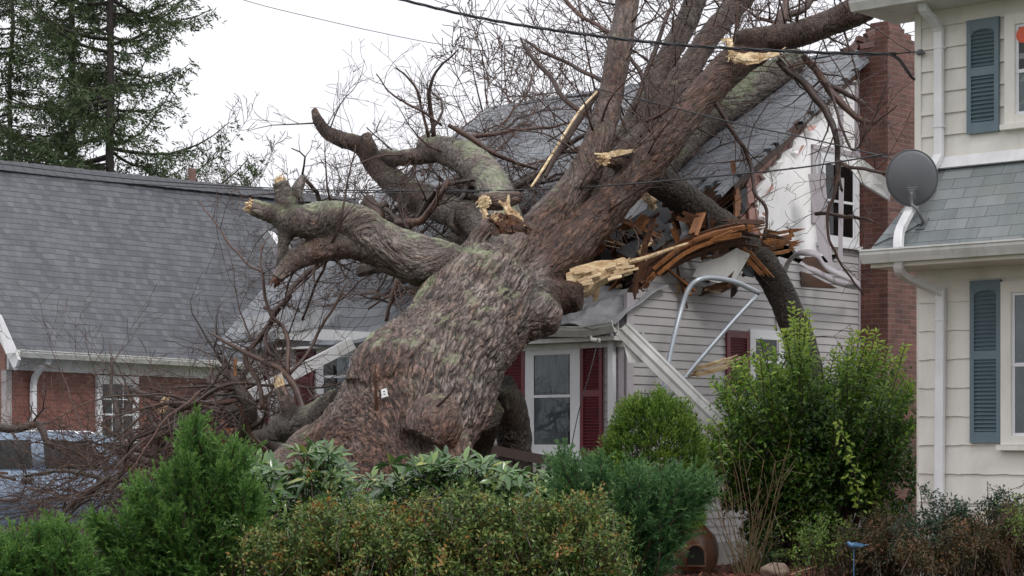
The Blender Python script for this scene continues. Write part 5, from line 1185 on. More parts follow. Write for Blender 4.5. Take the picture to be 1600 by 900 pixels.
HB = [  # hand placed crown branches
 [(700, 195, 25.6, 3), (735, 218, 25.6, 4.5), (790, 248, 25.6, 3.5), (840, 262, 25.8, 2)],
 [(690, 195, 25.5, 2), (650, 170, 25.4, 2), (610, 148, 25.3, 1.4), (588, 118, 25.2, 1)],
 [(676, 215, 26, 4), (672, 150, 25.9, 3), (685, 108, 25.8, 2), (716, 76, 25.7, 1.2)],
 [(668, 215, 26, 2.4), (650, 140, 25.9, 2), (620, 105, 25.8, 1.2)],
 [(740, 215, 26, 4), (800, 205, 26.4, 3), (850, 200, 26.8, 2.4), (905, 190, 27, 1.5)],
 [(600, 330, 25.3, 4), (640, 352, 25, 5), (672, 312, 24.8, 5), (690, 290, 24.6, 4), (745, 278, 24.6, 3)],
 [(620, 345, 24.9, 6), (660, 345, 24.6, 6), (690, 300, 24.4, 5), (700, 275, 24.4, 3)],
 [(575, 312, 25.8, 10), (590, 340, 25.6, 11), (560, 370, 25.4, 8), (540, 385, 25.3, 5)],
 [(944, 190, 23.7, 4), (890, 162, 24.3, 4), (850, 105, 24.7, 4), (810, 60, 24.9, 2)],
 [(955, 135, 23.9, 4), (880, 95, 24.6, 3), (820, 62, 25, 2)],
 [(968, 65, 24.1, 3.5), (905, 20, 24.8, 3), (870, -20, 25.2, 3)],
 [(990, 180, 25.2, 4), (1020, 90, 25.4, 4), (1045, 20, 25.6, 3), (1050, -20, 25.8, 2)],
 [(1210, 60, 24.2, 16), (1222, 28, 24.4, 9), (1228, 5, 24.6, 6), (1235, -20, 24.8, 5)],
 [(1222, 28, 24.4, 6), (1260, 10, 24.6, 5), (1290, -30, 24.8, 4)],
 [(1218, 95, 23.7, 6), (1255, 130, 23.6, 6), (1290, 175, 23.5, 6), (1305, 215, 23.4, 5), (1310, 255, 23.4, 4), (1315, 300, 23.3, 2)],
 [(1255, 85, 23.8, 5), (1285, 125, 23.7, 6), (1325, 170, 23.6, 5), (1360, 190, 23.5, 4), (1380, 182, 23.4, 2), (1400, 165, 23.3, 1)],
 [(1290, 130, 23.8, 5), (1320, 145, 23.7, 4), (1352, 163, 23.6, 3.5)],
 [(1112, 150, 23.25, 4), (1152, 215, 23.3, 3.5), (1172, 260, 23.4, 3.5), (1180, 300, 23.3, 3), (1200, 330, 23.3, 2.5), (1195, 375, 23.3, 2)],
 [(1310, 250, 23.2, 3), (1340, 262, 22.6, 3), (1382, 272, 22.0, 2.5)],
 [(1316, 250, 23.2, 3), (1305, 290, 23.2, 2.6), (1290, 345, 23.2, 2.4), (1310, 405, 23.2, 2), (1345, 460, 23.2, 1.4)],
 [(1276, 335, 23.6, 3), (1330, 340, 23.0, 3), (1370, 348, 22.6, 1.6)],
 [(1292, 130, 23.5, 2.5), (1330, 235, 23.3, 2), (1362, 185, 23.2, 1.6), (1390, 115, 23.1, 1.2)],
 [(985, 95, 23.8, 3), (1005, 130, 23.6, 4), (1012, 185, 23.5, 3), (1000, 215, 23.4, 2)],
 [(1010, 190, 23.2, 3), (1030, 180, 23.0, 3), (1048, 168, 22.9, 2)],
 # left of the trunk
 [(480, 655, 21.5, 6), (462, 612, 21.6, 5.5), (446, 583, 21.7, 5), (415, 567, 21.9, 4), (360, 542, 22.2, 3), (330, 520, 22.4, 2)],
 [(450, 582, 21.7, 4), (444, 522, 21.9, 3.3), (420, 480, 22.0, 2.8), (412, 430, 22.1, 2.4), (408, 380, 22.4, 1.6)],
 [(452, 582, 21.7, 3), (484, 544, 21.8, 2.8), (524, 480, 21.8, 2.2), (540, 440, 21.9, 1.4)],
 [(415, 430, 22.2, 2), (370, 400, 22.5, 1.8), (340, 360, 22.7, 1.4), (310, 310, 22.9, 1)],
 [(456, 462, 22.3, 3), (433, 482, 22.2, 5), (413, 513, 22.2, 5), (393, 540, 22.2, 4.5), (383, 553, 22.2, 4.5), (385, 570, 22.2, 4.2), (400, 592, 22.1, 4), (410, 640, 22, 4)],
 [(421, 500, 22.2, 2), (413, 530, 22.1, 2.6), (418, 552, 22.0, 2.6), (428, 560, 22.0, 2)],
 [(628, 425, 24, 5), (612, 460, 24, 4), (600, 500, 24, 2.5)],
 [(470, 500, 22.2, 2), (500, 430, 22.0, 2.2), (525, 360, 21.5, 2.2), (545, 290, 21.5, 1.6), (552, 230, 21.5, 1)],
]
for rows in HB: hand(crown, rows, 7, 1, 6, .8)
# thin twigs sprouting from the limbs against the sky and over the roof
SPR = {"middle_limb": (26, 1.5), "back_limb": (60, 1.9), "right_limb": (14, .9), "top_limb": (26, 1.3), "mossy_limb": (9, 1.2), "horn_limb": (9, .9), "left_limb": (4, .7), "roof_limb": (12, .9), "under_limb": (5, .7), "piercing_limb": (5, .6), "stub": (5, .6)}
for nm, hue, rows in LIMBS:
    if nm not in SPR: continue
    cnt, L = SPR[nm]; cnt = cnt // sum(1 for q in LIMBS if q[0] == nm)
    q, rr = px_path(rows, 5)
    for k in range(cnt):
        i = int(rb.integers(len(q) // 4, len(q))); dl = unit(q[min(i + 1, len(q) - 1)] - q[max(i - 1, 0)])
        ax = unit(rb.normal(0, 1, 3) + A(0, .35, .35)); ax = unit(ax - dl * np.dot(ax, dl))
        grow(crown, rb, q[i] + ax * rr[i] * .9, unit(ax + dl * rb.uniform(-.2, .9) + A(0, 0, .2)), L * rb.uniform(.6, 1.3), rb.uniform(.007, .015), 2, .15, .01, 5)
crown.build("crown", M['twig'], tree, True)

def loose(mb_pts, name, label, cat, group=None):
    return tag(mb_pts.build(name, M['twig']), label, cat, group)
# loose limbs and brush lying on the front roof slope
def lie_on_roof(q):
    u = np.dot(q - A(CX, CY, 0), Ud); z = roof_z(min(max(u, -.3), URIDGE)) + .04 + .12 * abs(math.sin(q[0] * 7 + q[2] * 5))
    if u < URIDGE and q[2] < z: q = A(q[0], q[1], z)
    return q
SPOTS = [(rb.uniform(430, 930), rb.uniform(200, 500)) for _ in range(400)]
SPOTS = [s for s in SPOTS if 185 + max(0, 760 - s[0]) * .75 < s[1] < 510][:80]
for i, (x, y) in enumerate(SPOTS):
    p = roof_pt(x, y); p = p + A(0, -.05, .10)
    d = unit(-Vd * rb.normal(0, 1) + (Ud + UP * .65) * rb.normal(.0, .7) + UP * .12)
    mb = MB(); grow(mb, rb, p, d, rb.uniform(1.0, 2.4), rb.uniform(.010, .028), 2, .2, -.01, 7, keep=lie_on_roof)
    loose(mb, "fallen_branch", "bare broken branch in the tangle lying on the weathered grey roof left of the limbs", "branch", "branches tangled on the damaged roof")
for i in range(20):                          # stouter broken limbs heaped behind the two left limbs
    x, y = rb.uniform(545, 800), rb.uniform(245, 400); p = roof_pt(x, y); p = p + (A(0, 0, EYE) - p) * rb.uniform(.02, .07)
    mb = MB(); grow(mb, rb, p, unit(A(rb.normal(0, 1), rb.normal(0, .35), rb.normal(.05, .35))), rb.uniform(1.0, 2.2), rb.uniform(.035, .07), 2, .24, -.01, 4, keep=lie_on_roof, tip=.45)
    tag(mb.build("fallen_limb", M['limb_bark'], None, True), "stout bare broken limb in the heap on the roof behind the grey left limbs", "limb", "stout limbs heaped behind the left limbs")
for i in range(10):
    x, y = rb.uniform(1080, 1290), rb.uniform(110, 300); p = roof_pt(x, y) + A(0, -.05, .08)
    mb = MB(); grow(mb, rb, p, unit(-Vd * rb.normal(.3, .8) + (Ud + UP * .65) * rb.normal(0, .6)), rb.uniform(.7, 1.4), rb.uniform(.006, .014), 1, .2, -.01, 5, keep=lie_on_roof)
    loose(mb, "fallen_twig", "thin twig lying on the right part of the weathered roof by the gable", "twig", "twigs on the roof near the gable")
# brush heap over and before the car
def above_car(q):
    if q[1] > ZC - .03 and q[0] < cx(300) and q[1] < ZC + 1.9:
        zt = 1.78 if q[0] < cx(155) else (1.2 if q[0] < cx(215) else 1.15)
        if q[2] < zt and q[1] < ZC + .25: q = A(q[0], ZC - .05, max(q[2], .05))
        elif q[2] < zt: q = A(q[0], q[1], zt)
    return A(q[0], q[1], max(q[2], .04))
for i in range(112):
    x, y = rb.uniform(-40, 400), rb.uniform(668, 800)
    if x < 210 and i % 2: x += rb.uniform(150, 230)
    if i >= 84: x, y = rb.uniform(220, 430), rb.uniform(590, 770)
    if x < 230 and y < 735: y = rb.uniform(735, 810)
    if x > 300: y = rb.uniform(600, 720)
    z = rb.uniform(26.5, 30.8) if x < 300 and i < 84 else rb.uniform(22.5, 27)
    p = P(x, y, z); p[2] = max(p[2], .05)
    d = unit(A(rb.normal(-.5, .9), rb.normal(0, .35), rb.normal(-.06, .30)))
    mb = MB(); grow(mb, rb, p, d, rb.uniform(1.2, 2.8), rb.uniform(.008, .022) * (1.7 if i % 3 == 0 else 1), 2, .17, -.012, 7, keep=above_car)
    loose(mb, "fallen_branch", "bare broken branch in the brush heap around the silver blue car", "branch", "branches heaped around the car")
for i in range(7):                          # thin reddish shoots rising before the brick house
    x, y = rb.uniform(120, 430), rb.uniform(560, 690); p = P(x, y, rb.uniform(24, 29))
    mb = MB(); grow(mb, rb, p, unit(A(rb.normal(-.35, .6), rb.normal(0, .3), rb.uniform(.3, 1.1))), rb.uniform(1.2, 2.3), rb.uniform(.010, .02), 2, .15, .0, 5, keep=above_car)
    loose(mb, "fallen_branch", "thin bare shoot rising from the brush before the slate grey roof", "branch", "thin shoots rising from the brush")
LOGS = [([(-20, 668, 30.6, 6.8), (30, 668, 30.5, 6.8), (62, 664, 30.5, 6.0), (72, 690, 30.4, 5.2), (95, 702, 30.4, 3.8)], "thick bare limb resting on the roof of the car"),
 ([(262, 800, 26.6, 15.0), (250, 740, 26.5, 16.5), (262, 670, 26.4, 14.2), (274, 625, 26.4, 12.0)], "thick broken limb standing upright right of the car with a yellow split end"),
 ([(250, 690, 26.4, 9.0), (300, 655, 25.6, 10.5), (350, 642, 25.2, 10.5), (395, 655, 24.8, 9.0), (430, 690, 24.4, 9.0)], "dark arched limb between the upright broken limb and the trunk"),
 ([(205, 606, 26.6, 3.0), (250, 622, 26.4, 6.0), (300, 632, 26.2, 6.8), (350, 628, 26, 5.2), (400, 600, 25.8, 3.8)], "thin dark limb crossing above the arched limb in front of the brick wall"),
 ([(330, 590, 26.2, 7.5), (350, 625, 26, 10.5), (385, 660, 25, 12.0), (420, 700, 24.5, 13.5)], "mossy dark log leaning left of the trunk base"),
 ([(255, 725, 26.0, 6.8), (215, 718, 26.2, 6.0), (195, 700, 26.3, 5.2), (180, 640, 26.6, 3.8), (172, 560, 26.8, 2.2)], "dark forked limb reaching up before the brick window"),
 ([(255, 738, 26.0, 6.8), (200, 748, 26.2, 6.0), (160, 752, 26.3, 5.2), (120, 785, 26.6, 4.5), (85, 815, 27, 3.0)], "pale barked limb lying across the front of the car"),
 ([(165, 752, 26.3, 4.5), (130, 740, 26.5, 3.8), (90, 735, 26.8, 3.0), (40, 745, 27, 2.2)], "slim forked limb pointing left across the car door"),
 ([(375, 690, 24.2, 12.0), (390, 640, 24.0, 13.5), (372, 600, 24, 9.8), (350, 570, 24.2, 6.8)], "heavy dark stump of a limb behind the juniper tips"),
 ([(400, 690, 23.6, 16.5), (440, 690, 23.2, 19.5), (470, 720, 22.8, 21.0)], "dark fallen log lying against the left side of the trunk")]
for rows, lab in LOGS:
    mb = MB(); hand(mb, rows, 10, 1, 7, .9, kr=.35); o = mb.build("fallen_limb", M['limb_bark'], None, True); tag(o, lab, "limb")
mb = MB(); 
for k in range(16):
    a = P(250 + rb.uniform(-4, 4), 642 + rb.uniform(-6, 6), 25.95); e = a + vdir(246, 650, 26, 270, 612, 26) * rb.uniform(.08, .3); tube(mb, [a, (a + e) / 2 + rb.normal(0, .01, 3), e], [.014, .02, .003], 4, True, rb.random())
tag(mb.build("split_wood", M['wood_raw']), "yellow split wood on the upright broken limb right of the car", "split wood")
for x, y, z, lab in ((388, 540, 22.2, 0), ):
    pass
mb = MB(); board(mb, P(366, 625, 24.0), P(368, 560, 24.0), .035, .03, side=A(1, 0, 0)); tag(mb.build("orange_stake", M['wood_orange']), "thin upright orange lath left of the fallen white fascia board", "lath")
mb = MB(); board(mb, P(340, 715, 25), P(352, 668, 25), .14, .03, side=A(1, 0, 0)); tag(mb.build("broken_board", M['wood_orange']), "orange board stub standing in the brush behind the juniper tips", "board")
mb = MB(); board(mb, P(312, 722, 25.2), P(316, 690, 25.2), .09, .03, side=A(1, 0, .1)); tag(mb.build("broken_board", M['white']), "small white board scrap in the brush behind the juniper tips", "board")
# ------------------------------------------------------------------ background trees
rg = np.random.default_rng(31)
M['conifer'] = leaf_mat("conifer_needles", [(0, (.026, .044, .019)), (.5, (.062, .095, .038)), (1, (.12, .155, .07))], .6, .2)
M['bark_far'] = simple("dark_conifer_bark", (.025, .02, .018), (.06, .05, .045), 6, .8, .4, 30)
def conifer(px, Z, z0, ztop, rtr, lab, reach, seed, tilt=0.0, gap=(0, 0)):
    r = np.random.default_rng(seed); X = (px - 800) / FOC * Z
    t = thing("conifer_tree", (X, Z, 0), lab, "tree")
    mb = MB(); n = 14
    pts = [A(X + tilt * (k / n) + r.normal(0, .03), Z, ztop * k / n) for k in range(n + 1)]
    tube(mb, pts, rtr * (1 - .75 * np.arange(n + 1) / n), 10); mb.build("trunk", M['bark_far'], t, True)
    lb = MB(); lv = MB(); nl = int((ztop - z0) * 7.6)
    POS, DIRS = [], []
    for k in range(nl):
        z = z0 + (ztop - z0) * (k + r.random()) / nl
        a = r.uniform(0, 2 * math.pi); f = 1 - (z - z0) / (ztop - z0 + 3)
        L = reach * (.45 + .65 * f) * r.uniform(.5, 1.15)
        p = A(X + tilt * z / ztop, Z, z); h = A(math.cos(a), math.sin(a), 0); up = r.uniform(.05, .5)
        m_ = 9; q = [p + h * L * s + UP * L * (up * s - .22 * math.sin(s * 2.2) + .18 * s * s) + r.normal(0, .05, 3) * s for s in np.linspace(0, 1, m_)]
        tube(lb, q, np.linspace(.045, .008, m_) * (L / 3 + .3), 4)
        side = np.cross(h, UP)
        for s in np.linspace(.12, 1, int(L * 7.5)):
            i = min(m_ - 2, int(s * (m_ - 1))); b0 = q[i] + (q[i + 1] - q[i]) * (s * (m_ - 1) - i)
            for sg in (-1, 1):
                if r.random() < .25: continue
                sl_ = L * .26 * (1.15 - .6 * s) * r.uniform(.5, 1.3)
                d = unit(h * .7 + side * sg * r.uniform(.4, 1.1) + UP * r.uniform(-.45, .15))
                kk = int(9 + sl_ * 20)
                ss = r.random(kk) ** .8
                base_ = b0 + d[None] * (ss * sl_)[:, None] - UP * (ss * ss * sl_ * .35)[:, None] + r.normal(0, .035, (kk, 3))
                POS.append(base_); DIRS.append(d[None] * .8 + r.normal(0, .55, (kk, 3)) + A(0, 0, -.15))
    POS, DIRS = np.vstack(POS), np.vstack(DIRS); nn = len(POS)
    leaves(lv, POS, DIRS, r.normal(0, 1, (nn, 3)), r.uniform(.10, .24, nn), r.uniform(.03, .055, nn), np.clip(r.normal(.45, .22, nn), 0, 1), .1)
    lb.build("limbs", M['bark_far'], t); lv.build("crown", M['conifer'], t)
conifer(172, 62, 3.5, 25, .19, "dark conifer with long right hand branches standing nearest the bare sky", 4.1, 1)
conifer(112, 65, 3.5, 26, .18, "dark conifer with a straight bare trunk between its two neighbours", 2.5, 2)
conifer(16, 66, 3.0, 24, .13, "thinnest dark conifer at the outer left of the three conifers", 2.6, 3)
conifer(235, 66, 2.5, 10.6, .12, "low dark conifer showing just above the slate grey roof ridge", 2.2, 4)
def bare_tree(px, Z, h, lab, seed, spread=.5, mat='twig_far', r0=.12, lvl=4):
    r = np.random.default_rng(seed); X = (px - 800) / FOC * Z
    t = thing("bare_tree", (X, Z, 0), lab, "tree")
    mb = MB(); tube(mb, [A(X, Z, 0), A(X, Z, h * .3), A(X + .1, Z, h * .48)], [r0, r0 * .85, r0 * .6], 8); mb.build("trunk", M[mat], t)
    mb = MB()
    for k in range(7):
        a = r.uniform(0, 6.28); d = unit(A(math.cos(a) * spread, math.sin(a) * spread, 1))
        grow(mb, r, A(X, Z, h * r.uniform(.25, .47)), d, h * r.uniform(.4, .56), r0 * .4, lvl - 1, .09, .05, 6, .5, .35, tip=.2, rmin=.011)
    mb.build("crown", M[mat], t)
for i, (px, Z, h, lab) in enumerate(((330, 70, 12.2, "pale bare tree just right of the conifers behind the roof ridge"), (382, 72, 12.5, "bare tree behind the broken upright stubs of the left limb"),
    (440, 74, 12.9, "bare tree standing behind the tip of the left limb"), (490, 70, 11.6, "low bare tree just under the horn shaped limb"), (540, 73, 12.2, "bare tree behind the right of the horn shaped limb"))):
    bare_tree(px, Z, h, lab, 50 + i, .45)
bare_tree(880, 52, 13.4, "reddish bare tree behind the ridge left of the upright limb", 61, .8, 'twig', .14)
bare_tree(1010, 56, 16.5, "tall bare tree behind the ridge between the upright limbs", 62, .7, 'twig', .15)
bare_tree(1300, 54, 13.8, "bare tree behind the roof left of the brick chimney", 63, .8, 'twig', .13)

# ------------------------------------------------------------------ shrubs
def juniper(name, lab, cx_, cy_, limbs, seed, mat, nlen=.05, dens=1.0, droop=0.0):
    r = np.random.default_rng(seed); t = thing(name, (cx_, cy_, 0), lab, "shrub")
    st = MB(); lv = MB(); PP, DD, TT = [], [], []
    for (p1, p0) in limbs:
        L = np.linalg.norm(p1 - p0); m = (p0 + p1) / 2 + r.normal(0, .05, 3) * L + A(0, 0, .06 * L)
        q = smooth_path([p0, m, p1], 6); tube(st, q, np.linspace(.014, .003, len(q)), 4)
        nb = int(34 * dens * max(.5, L))
        for k in range(nb):
            s = .12 + .88 * r.random() ** .6; i = min(len(q) - 2, int(s * (len(q) - 1))); b0 = q[i] + (q[i + 1] - q[i]) * (s * (len(q) - 1) - i)
            d0 = unit(q[i + 1] - q[i]); d = unit(d0 * .9 + r.normal(0, .5, 3) + A(0, 0, .15 - droop)); bl = r.uniform(.09, .26) * (1.2 - .5 * s)
            kk = int(46 * bl / .2); ss = r.random(kk)
            PP.append(b0 + d[None] * (ss * bl)[:, None] + A(0, 0, 1)[None] * (-droop * .4 * bl * ss ** 2)[:, None]); DD.append(d[None] * 1.0 + r.normal(0, .38, (kk, 3)))
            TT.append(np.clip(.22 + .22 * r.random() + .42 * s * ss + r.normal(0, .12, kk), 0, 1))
    PP, DD, TT = np.vstack(PP), np.vstack(DD), np.concatenate(TT); n = len(PP)
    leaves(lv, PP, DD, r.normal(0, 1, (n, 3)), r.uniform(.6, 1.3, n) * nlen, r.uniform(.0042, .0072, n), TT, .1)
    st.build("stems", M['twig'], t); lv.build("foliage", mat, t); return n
def limb_fan(r, base_px, Z, tips, dz=.5, n=3, jit=16, kx=.35):    # tips given as photo pixels; depth scattered round Z
    out = []
    for (x, y) in tips:
        for k in range(n):
            z = Z + r.uniform(-dz, dz); p1 = P(x + r.normal(0, jit), y + abs(r.normal(0, jit)) * .8, z); bx = base_px + (x - base_px) * kx
            p0 = P(bx + r.normal(0, 20), min(980, y + 260), Z + r.uniform(-dz, dz) * .4); p0[2] = max(.05, p0[2])
            out.append((p1, p0))
    return out
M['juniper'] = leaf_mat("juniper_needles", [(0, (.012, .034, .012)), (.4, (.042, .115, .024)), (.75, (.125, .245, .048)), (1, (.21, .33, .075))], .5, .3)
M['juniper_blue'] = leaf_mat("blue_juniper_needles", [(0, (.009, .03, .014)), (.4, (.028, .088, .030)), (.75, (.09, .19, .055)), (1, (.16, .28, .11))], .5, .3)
rj = np.random.default_rng(8)
tipsA = [(308, 662), (316, 690), (368, 700), (375, 720), (350, 735), (290, 725), (265, 745), (240, 755), (222, 775), (200, 795), (170, 812), (150, 830), (300, 760), (335, 770), (380, 760), (395, 790), (400, 830), (260, 800), (210, 840), (300, 820), (350, 830), (170, 870), (240, 880), (320, 890), (120, 880), (400, 890), (450, 900), (280, 850), (370, 870), (440, 860)]
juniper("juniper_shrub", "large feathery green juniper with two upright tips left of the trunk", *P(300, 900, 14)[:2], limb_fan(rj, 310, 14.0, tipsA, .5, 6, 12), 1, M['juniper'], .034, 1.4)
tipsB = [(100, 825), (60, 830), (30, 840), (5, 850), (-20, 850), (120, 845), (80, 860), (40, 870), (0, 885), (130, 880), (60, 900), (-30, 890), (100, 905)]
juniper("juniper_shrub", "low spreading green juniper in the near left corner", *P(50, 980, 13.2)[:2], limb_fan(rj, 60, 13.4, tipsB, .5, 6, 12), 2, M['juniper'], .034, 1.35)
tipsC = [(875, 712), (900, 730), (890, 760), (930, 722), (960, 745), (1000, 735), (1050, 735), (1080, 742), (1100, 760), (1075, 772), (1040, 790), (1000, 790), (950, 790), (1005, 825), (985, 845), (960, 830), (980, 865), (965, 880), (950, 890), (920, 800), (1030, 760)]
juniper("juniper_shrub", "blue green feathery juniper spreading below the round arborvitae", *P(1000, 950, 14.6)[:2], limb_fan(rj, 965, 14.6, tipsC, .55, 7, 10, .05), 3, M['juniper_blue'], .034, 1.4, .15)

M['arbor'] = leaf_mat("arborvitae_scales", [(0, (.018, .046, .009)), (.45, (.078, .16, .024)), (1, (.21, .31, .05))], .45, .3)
t = thing("round_arborvitae", P(1022, 700, 20.6) * A(1, 1, 0), "rounded bright green arborvitae in front of the maroon front shutter", "shrub")
r = np.random.default_rng(41); c = P(1021, 740, 20.6); rx, rz = 76 * pxm(20.6), 118 * pxm(20.6); PP, DD, TT = [], [], []
for k in range(4600):
    d = unit(r.normal(0, 1, 3)); rr = r.uniform(.76, 1.02) * (1 + .10 * mnoise.noise(Vector(tuple(d * 3.2))) * 1.6)
    p = c + d * A(rx, rx, rz) * rr; fan = unit(d + A(0, 0, .7) + r.normal(0, .3, 3)); kk = 12; ss = r.random(kk)
    side = unit(np.cross(fan, r.normal(0, 1, 3)))
    PP.append(p + fan * (ss * .10)[:, None] + side * ((r.random(kk) - .5) * .08 * ss)[:, None]); DD.append(fan + side * r.normal(0, .6, kk)[:, None])
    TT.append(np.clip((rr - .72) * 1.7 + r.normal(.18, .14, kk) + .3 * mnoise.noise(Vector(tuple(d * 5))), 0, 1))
PP, DD, TT = np.vstack(PP), np.vstack(DD), np.concatenate(TT); n = len(PP)
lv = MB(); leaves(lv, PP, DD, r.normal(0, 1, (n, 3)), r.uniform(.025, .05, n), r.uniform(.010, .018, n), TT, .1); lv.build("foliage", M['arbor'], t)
st = MB()
for k in range(14): tube(st, [A(c[0], c[1], 0.02), c + unit(r.normal(0, 1, 3)) * A(rx, rx, rz) * .7], [.02, .006], 5)
st.build("stems", M['twig'], t)

# rhododendrons: whorls of long leaves on stems
M['rhodo'] = leaf_mat("rhododendron_leaf", [(0, (.020, .048, .015)), (.5, (.055, .125, .035)), (.85, (.14, .23, .065)), (1, (.27, .30, .07))], .2, .2, .7)
def rhodo(lab, Z, spots, seed, n_each, basepx, L=.15):
    r = np.random.default_rng(seed); t = thing("rhododendron", P(basepx, 900, Z) * A(1, 1, 0), lab, "shrub")
    st = MB(); lv = MB(); PP, DD, NN, LL, TT = [], [], [], [], []
    b0 = P(basepx, 900, Z); b0[2] = .1
    for (x, y, dx, dy) in spots:
        for k in range(n_each):
            p = P(x + r.normal(0, dx), y + r.normal(0, dy), Z + r.uniform(-.55, .5))
            ax = unit(A(r.normal(0, .45), r.normal(-.25, .4), 1)); m = int(r.integers(7, 12))
            bb = p + (b0 - p) * A(.12, .12, 0) + A(0, .08, -.14); tube(st, smooth_path([bb, (bb + p) / 2 + r.normal(0, .02, 3), p], 3), .005, 4)
            for j in range(m):
                a = 2 * math.pi * j / m + r.normal(0, .2); s = unit(np.cross(ax, A(.3, .9, .1))); u = np.cross(ax, s); out = s * math.cos(a) + u * math.sin(a)
                el = r.uniform(-.55, .75); d = unit(out + ax * el)
                PP.append(p + out * .012); DD.append(d); NN.append(unit(ax - d * np.dot(ax, d) + out * .1)); LL.append(L * r.uniform(.65, 1.2)); TT.append(np.clip(r.normal(.5, .22) + .15 * el, 0, 1))
            PP.append(p); DD.append(ax); NN.append(A(1, 0, 0)); LL.append(.03); TT.append(1.0)
    PP, DD, NN, LL, TT = map(np.array, (PP, DD, NN, LL, TT)); n = len(PP)
    # leaf with a bent midrib: two folded halves
    d = DD / np.linalg.norm(DD, axis=1, keepdims=True); s = np.cross(d, NN); s /= np.linalg.norm(s, axis=1, keepdims=True) + 1e-9; nn = np.cross(s, d)
    Vv = np.empty((n, 8, 3)); l = LL[:, None]; w = l * .145
    ctr = lambda f, bend: PP + d * l * f - nn * l * bend
    c0, c1, c2, c3 = ctr(0, 0), ctr(.35, -.01), ctr(.72, .05), ctr(1, .14)
    Vv[:, 0] = c0; Vv[:, 1] = c1 + s * w + nn * w * .35; Vv[:, 2] = c2 + s * w * .8 + nn * w * .25; Vv[:, 3] = c3
    Vv[:, 4] = c2 - s * w * .8 + nn * w * .25; Vv[:, 5] = c1 - s * w + nn * w * .35; Vv[:, 6] = c1; Vv[:, 7] = c2
    i = np.arange(n) * 8 + lv.n; lv.v.append(Vv.reshape(-1, 3)); lv.n += 8 * n
    F = [np.stack([i, i + 6, i + 1], 1), np.stack([i, i + 5, i + 6], 1), np.stack([i + 7, i + 3, i + 2], 1), np.stack([i + 7, i + 4, i + 3], 1)]
    G = [np.stack([i + 6, i + 7, i + 2, i + 1], 1), np.stack([i + 6, i + 5, i + 4, i + 7], 1)]
    for f in F: lv.f.extend(map(tuple, f.tolist())); lv.t.extend(TT.tolist()); lv.uv.extend([(0., 0.)] * (3 * n))
    for f in G: lv.f.extend(map(tuple, f.tolist())); lv.t.extend(TT.tolist()); lv.uv.extend([(0., 0.)] * (4 * n))
    st.build("stems", M['twig'], t); lv.build("foliage", M['rhodo'], t, True)
rhodo("rhododendron with long drooping leaves in front of the trunk base", 15.6, [(500, 716, 14, 7), (450, 748, 35, 12), (515, 758, 20, 12), (420, 770, 30, 16), (480, 780, 40, 18), (430, 830, 35, 25), (520, 820, 30, 25), (395, 742, 14, 8), (470, 860, 40, 25), (440, 800, 40, 25), (500, 830, 40, 30), (540, 780, 20, 25), (420, 880, 40, 20)], 71, 19, 460)
rhodo("wide rhododendron with glossy leaves between trunk and maroon front shutter", 16.2, [(655, 738, 20, 8), (700, 724, 22, 7), (750, 742, 28, 8), (810, 748, 28, 8), (850, 766, 24, 8), (890, 770, 26, 8), (660, 758, 36, 12), (740, 765, 36, 12), (820, 775, 36, 12), (625, 765, 14, 10), (700, 800, 50, 20), (800, 810, 50, 20), (930, 762, 20, 8), (600, 800, 20, 20), (680, 785, 40, 18), (760, 790, 40, 18), (840, 800, 40, 18), (640, 780, 25, 18), (900, 785, 30, 14)], 72, 17, 760)

# small leaved shrubs
def small_leaf(name, lab, Z, blobs, seed, mat, leaf=.03, n=9000, tw=160, up=.5, ww=.5, dz=.6, twmat='twig', cat="shrub"):
    r = np.random.default_rng(seed); x0 = np.mean([b[0] for b in blobs]); t = thing(name, P(x0, 900, Z) * A(1, 1, 0), lab, cat)
    st = MB(); lv = MB(); PP, DD, TT = [], [], []
    area = np.array([b[2] * b[3] for b in blobs]); area = area / area.sum()
    for k in range(tw):
        b = blobs[r.choice(len(blobs), p=area)]
        a = r.uniform(0, 2 * math.pi); q = math.sqrt(r.random()); hue = r.normal(0, .13) + .25 * mnoise.noise(Vector((b[0] * .02 + q, b[1] * .02 + a, seed)))
        p = P(b[0] + b[2] * q * math.cos(a), b[1] + b[3] * q * math.sin(a), Z + dz * r.uniform(-1, 1) * math.sqrt(max(.1, 1 - q * q))) + r.normal(0, .08, 3) + (UP * r.uniform(0, .16) if r.random() < .12 else 0)
        p[2] = max(.06, p[2])
        d = unit(r.normal(0, .5, 3) + A((math.cos(a)) * .4, -.25, up + .3)); L = r.uniform(.12, .34)
        b0 = p - d * L; tube(st, [b0, p], [.0035, .002], 3)
        if k % 4 == 0:
            mid = P(b[0] + b[2] * .3 * math.cos(a), 900, Z); mid[2] = .03
            tube(st, smooth_path([mid, mid + (b0 - mid) * .55 + A(0, .1, -.08), b0], 4), [.008] * 5 + [.005] * 3 + [.003], 3)
        kk = int(n / tw * r.uniform(.6, 1.4)); s = r.random(kk) ** .45
        PP.append(b0 + d * (s * L)[:, None] + r.normal(0, .022, (kk, 3))); DD.append(d[None] * .5 + r.normal(0, .7, (kk, 3)))
        TT.append(np.clip(.5 + hue + r.normal(0, .16, kk) + .2 * (s - .5), 0, 1))
    PP, DD, TT = np.vstack(PP), np.vstack(DD), np.concatenate(TT); m = len(PP)
    leaves(lv, PP, DD, r.normal(0, .6, (m, 3)) + A(0, -.2, 1), leaf * r.uniform(.6, 1.3, m), leaf * ww * r.uniform(.7, 1.2, m), TT, .2)
    st.build("stems", M[twmat], t); lv.build("foliage", mat, t)
M['azalea'] = leaf_mat("azalea_leaf", [(0, (.018, .042, .014)), (.4, (.066, .125, .030)), (.72, (.18, .235, .06)), (.88, (.25, .17, .05)), (1, (.32, .13, .03))], .4, .25)
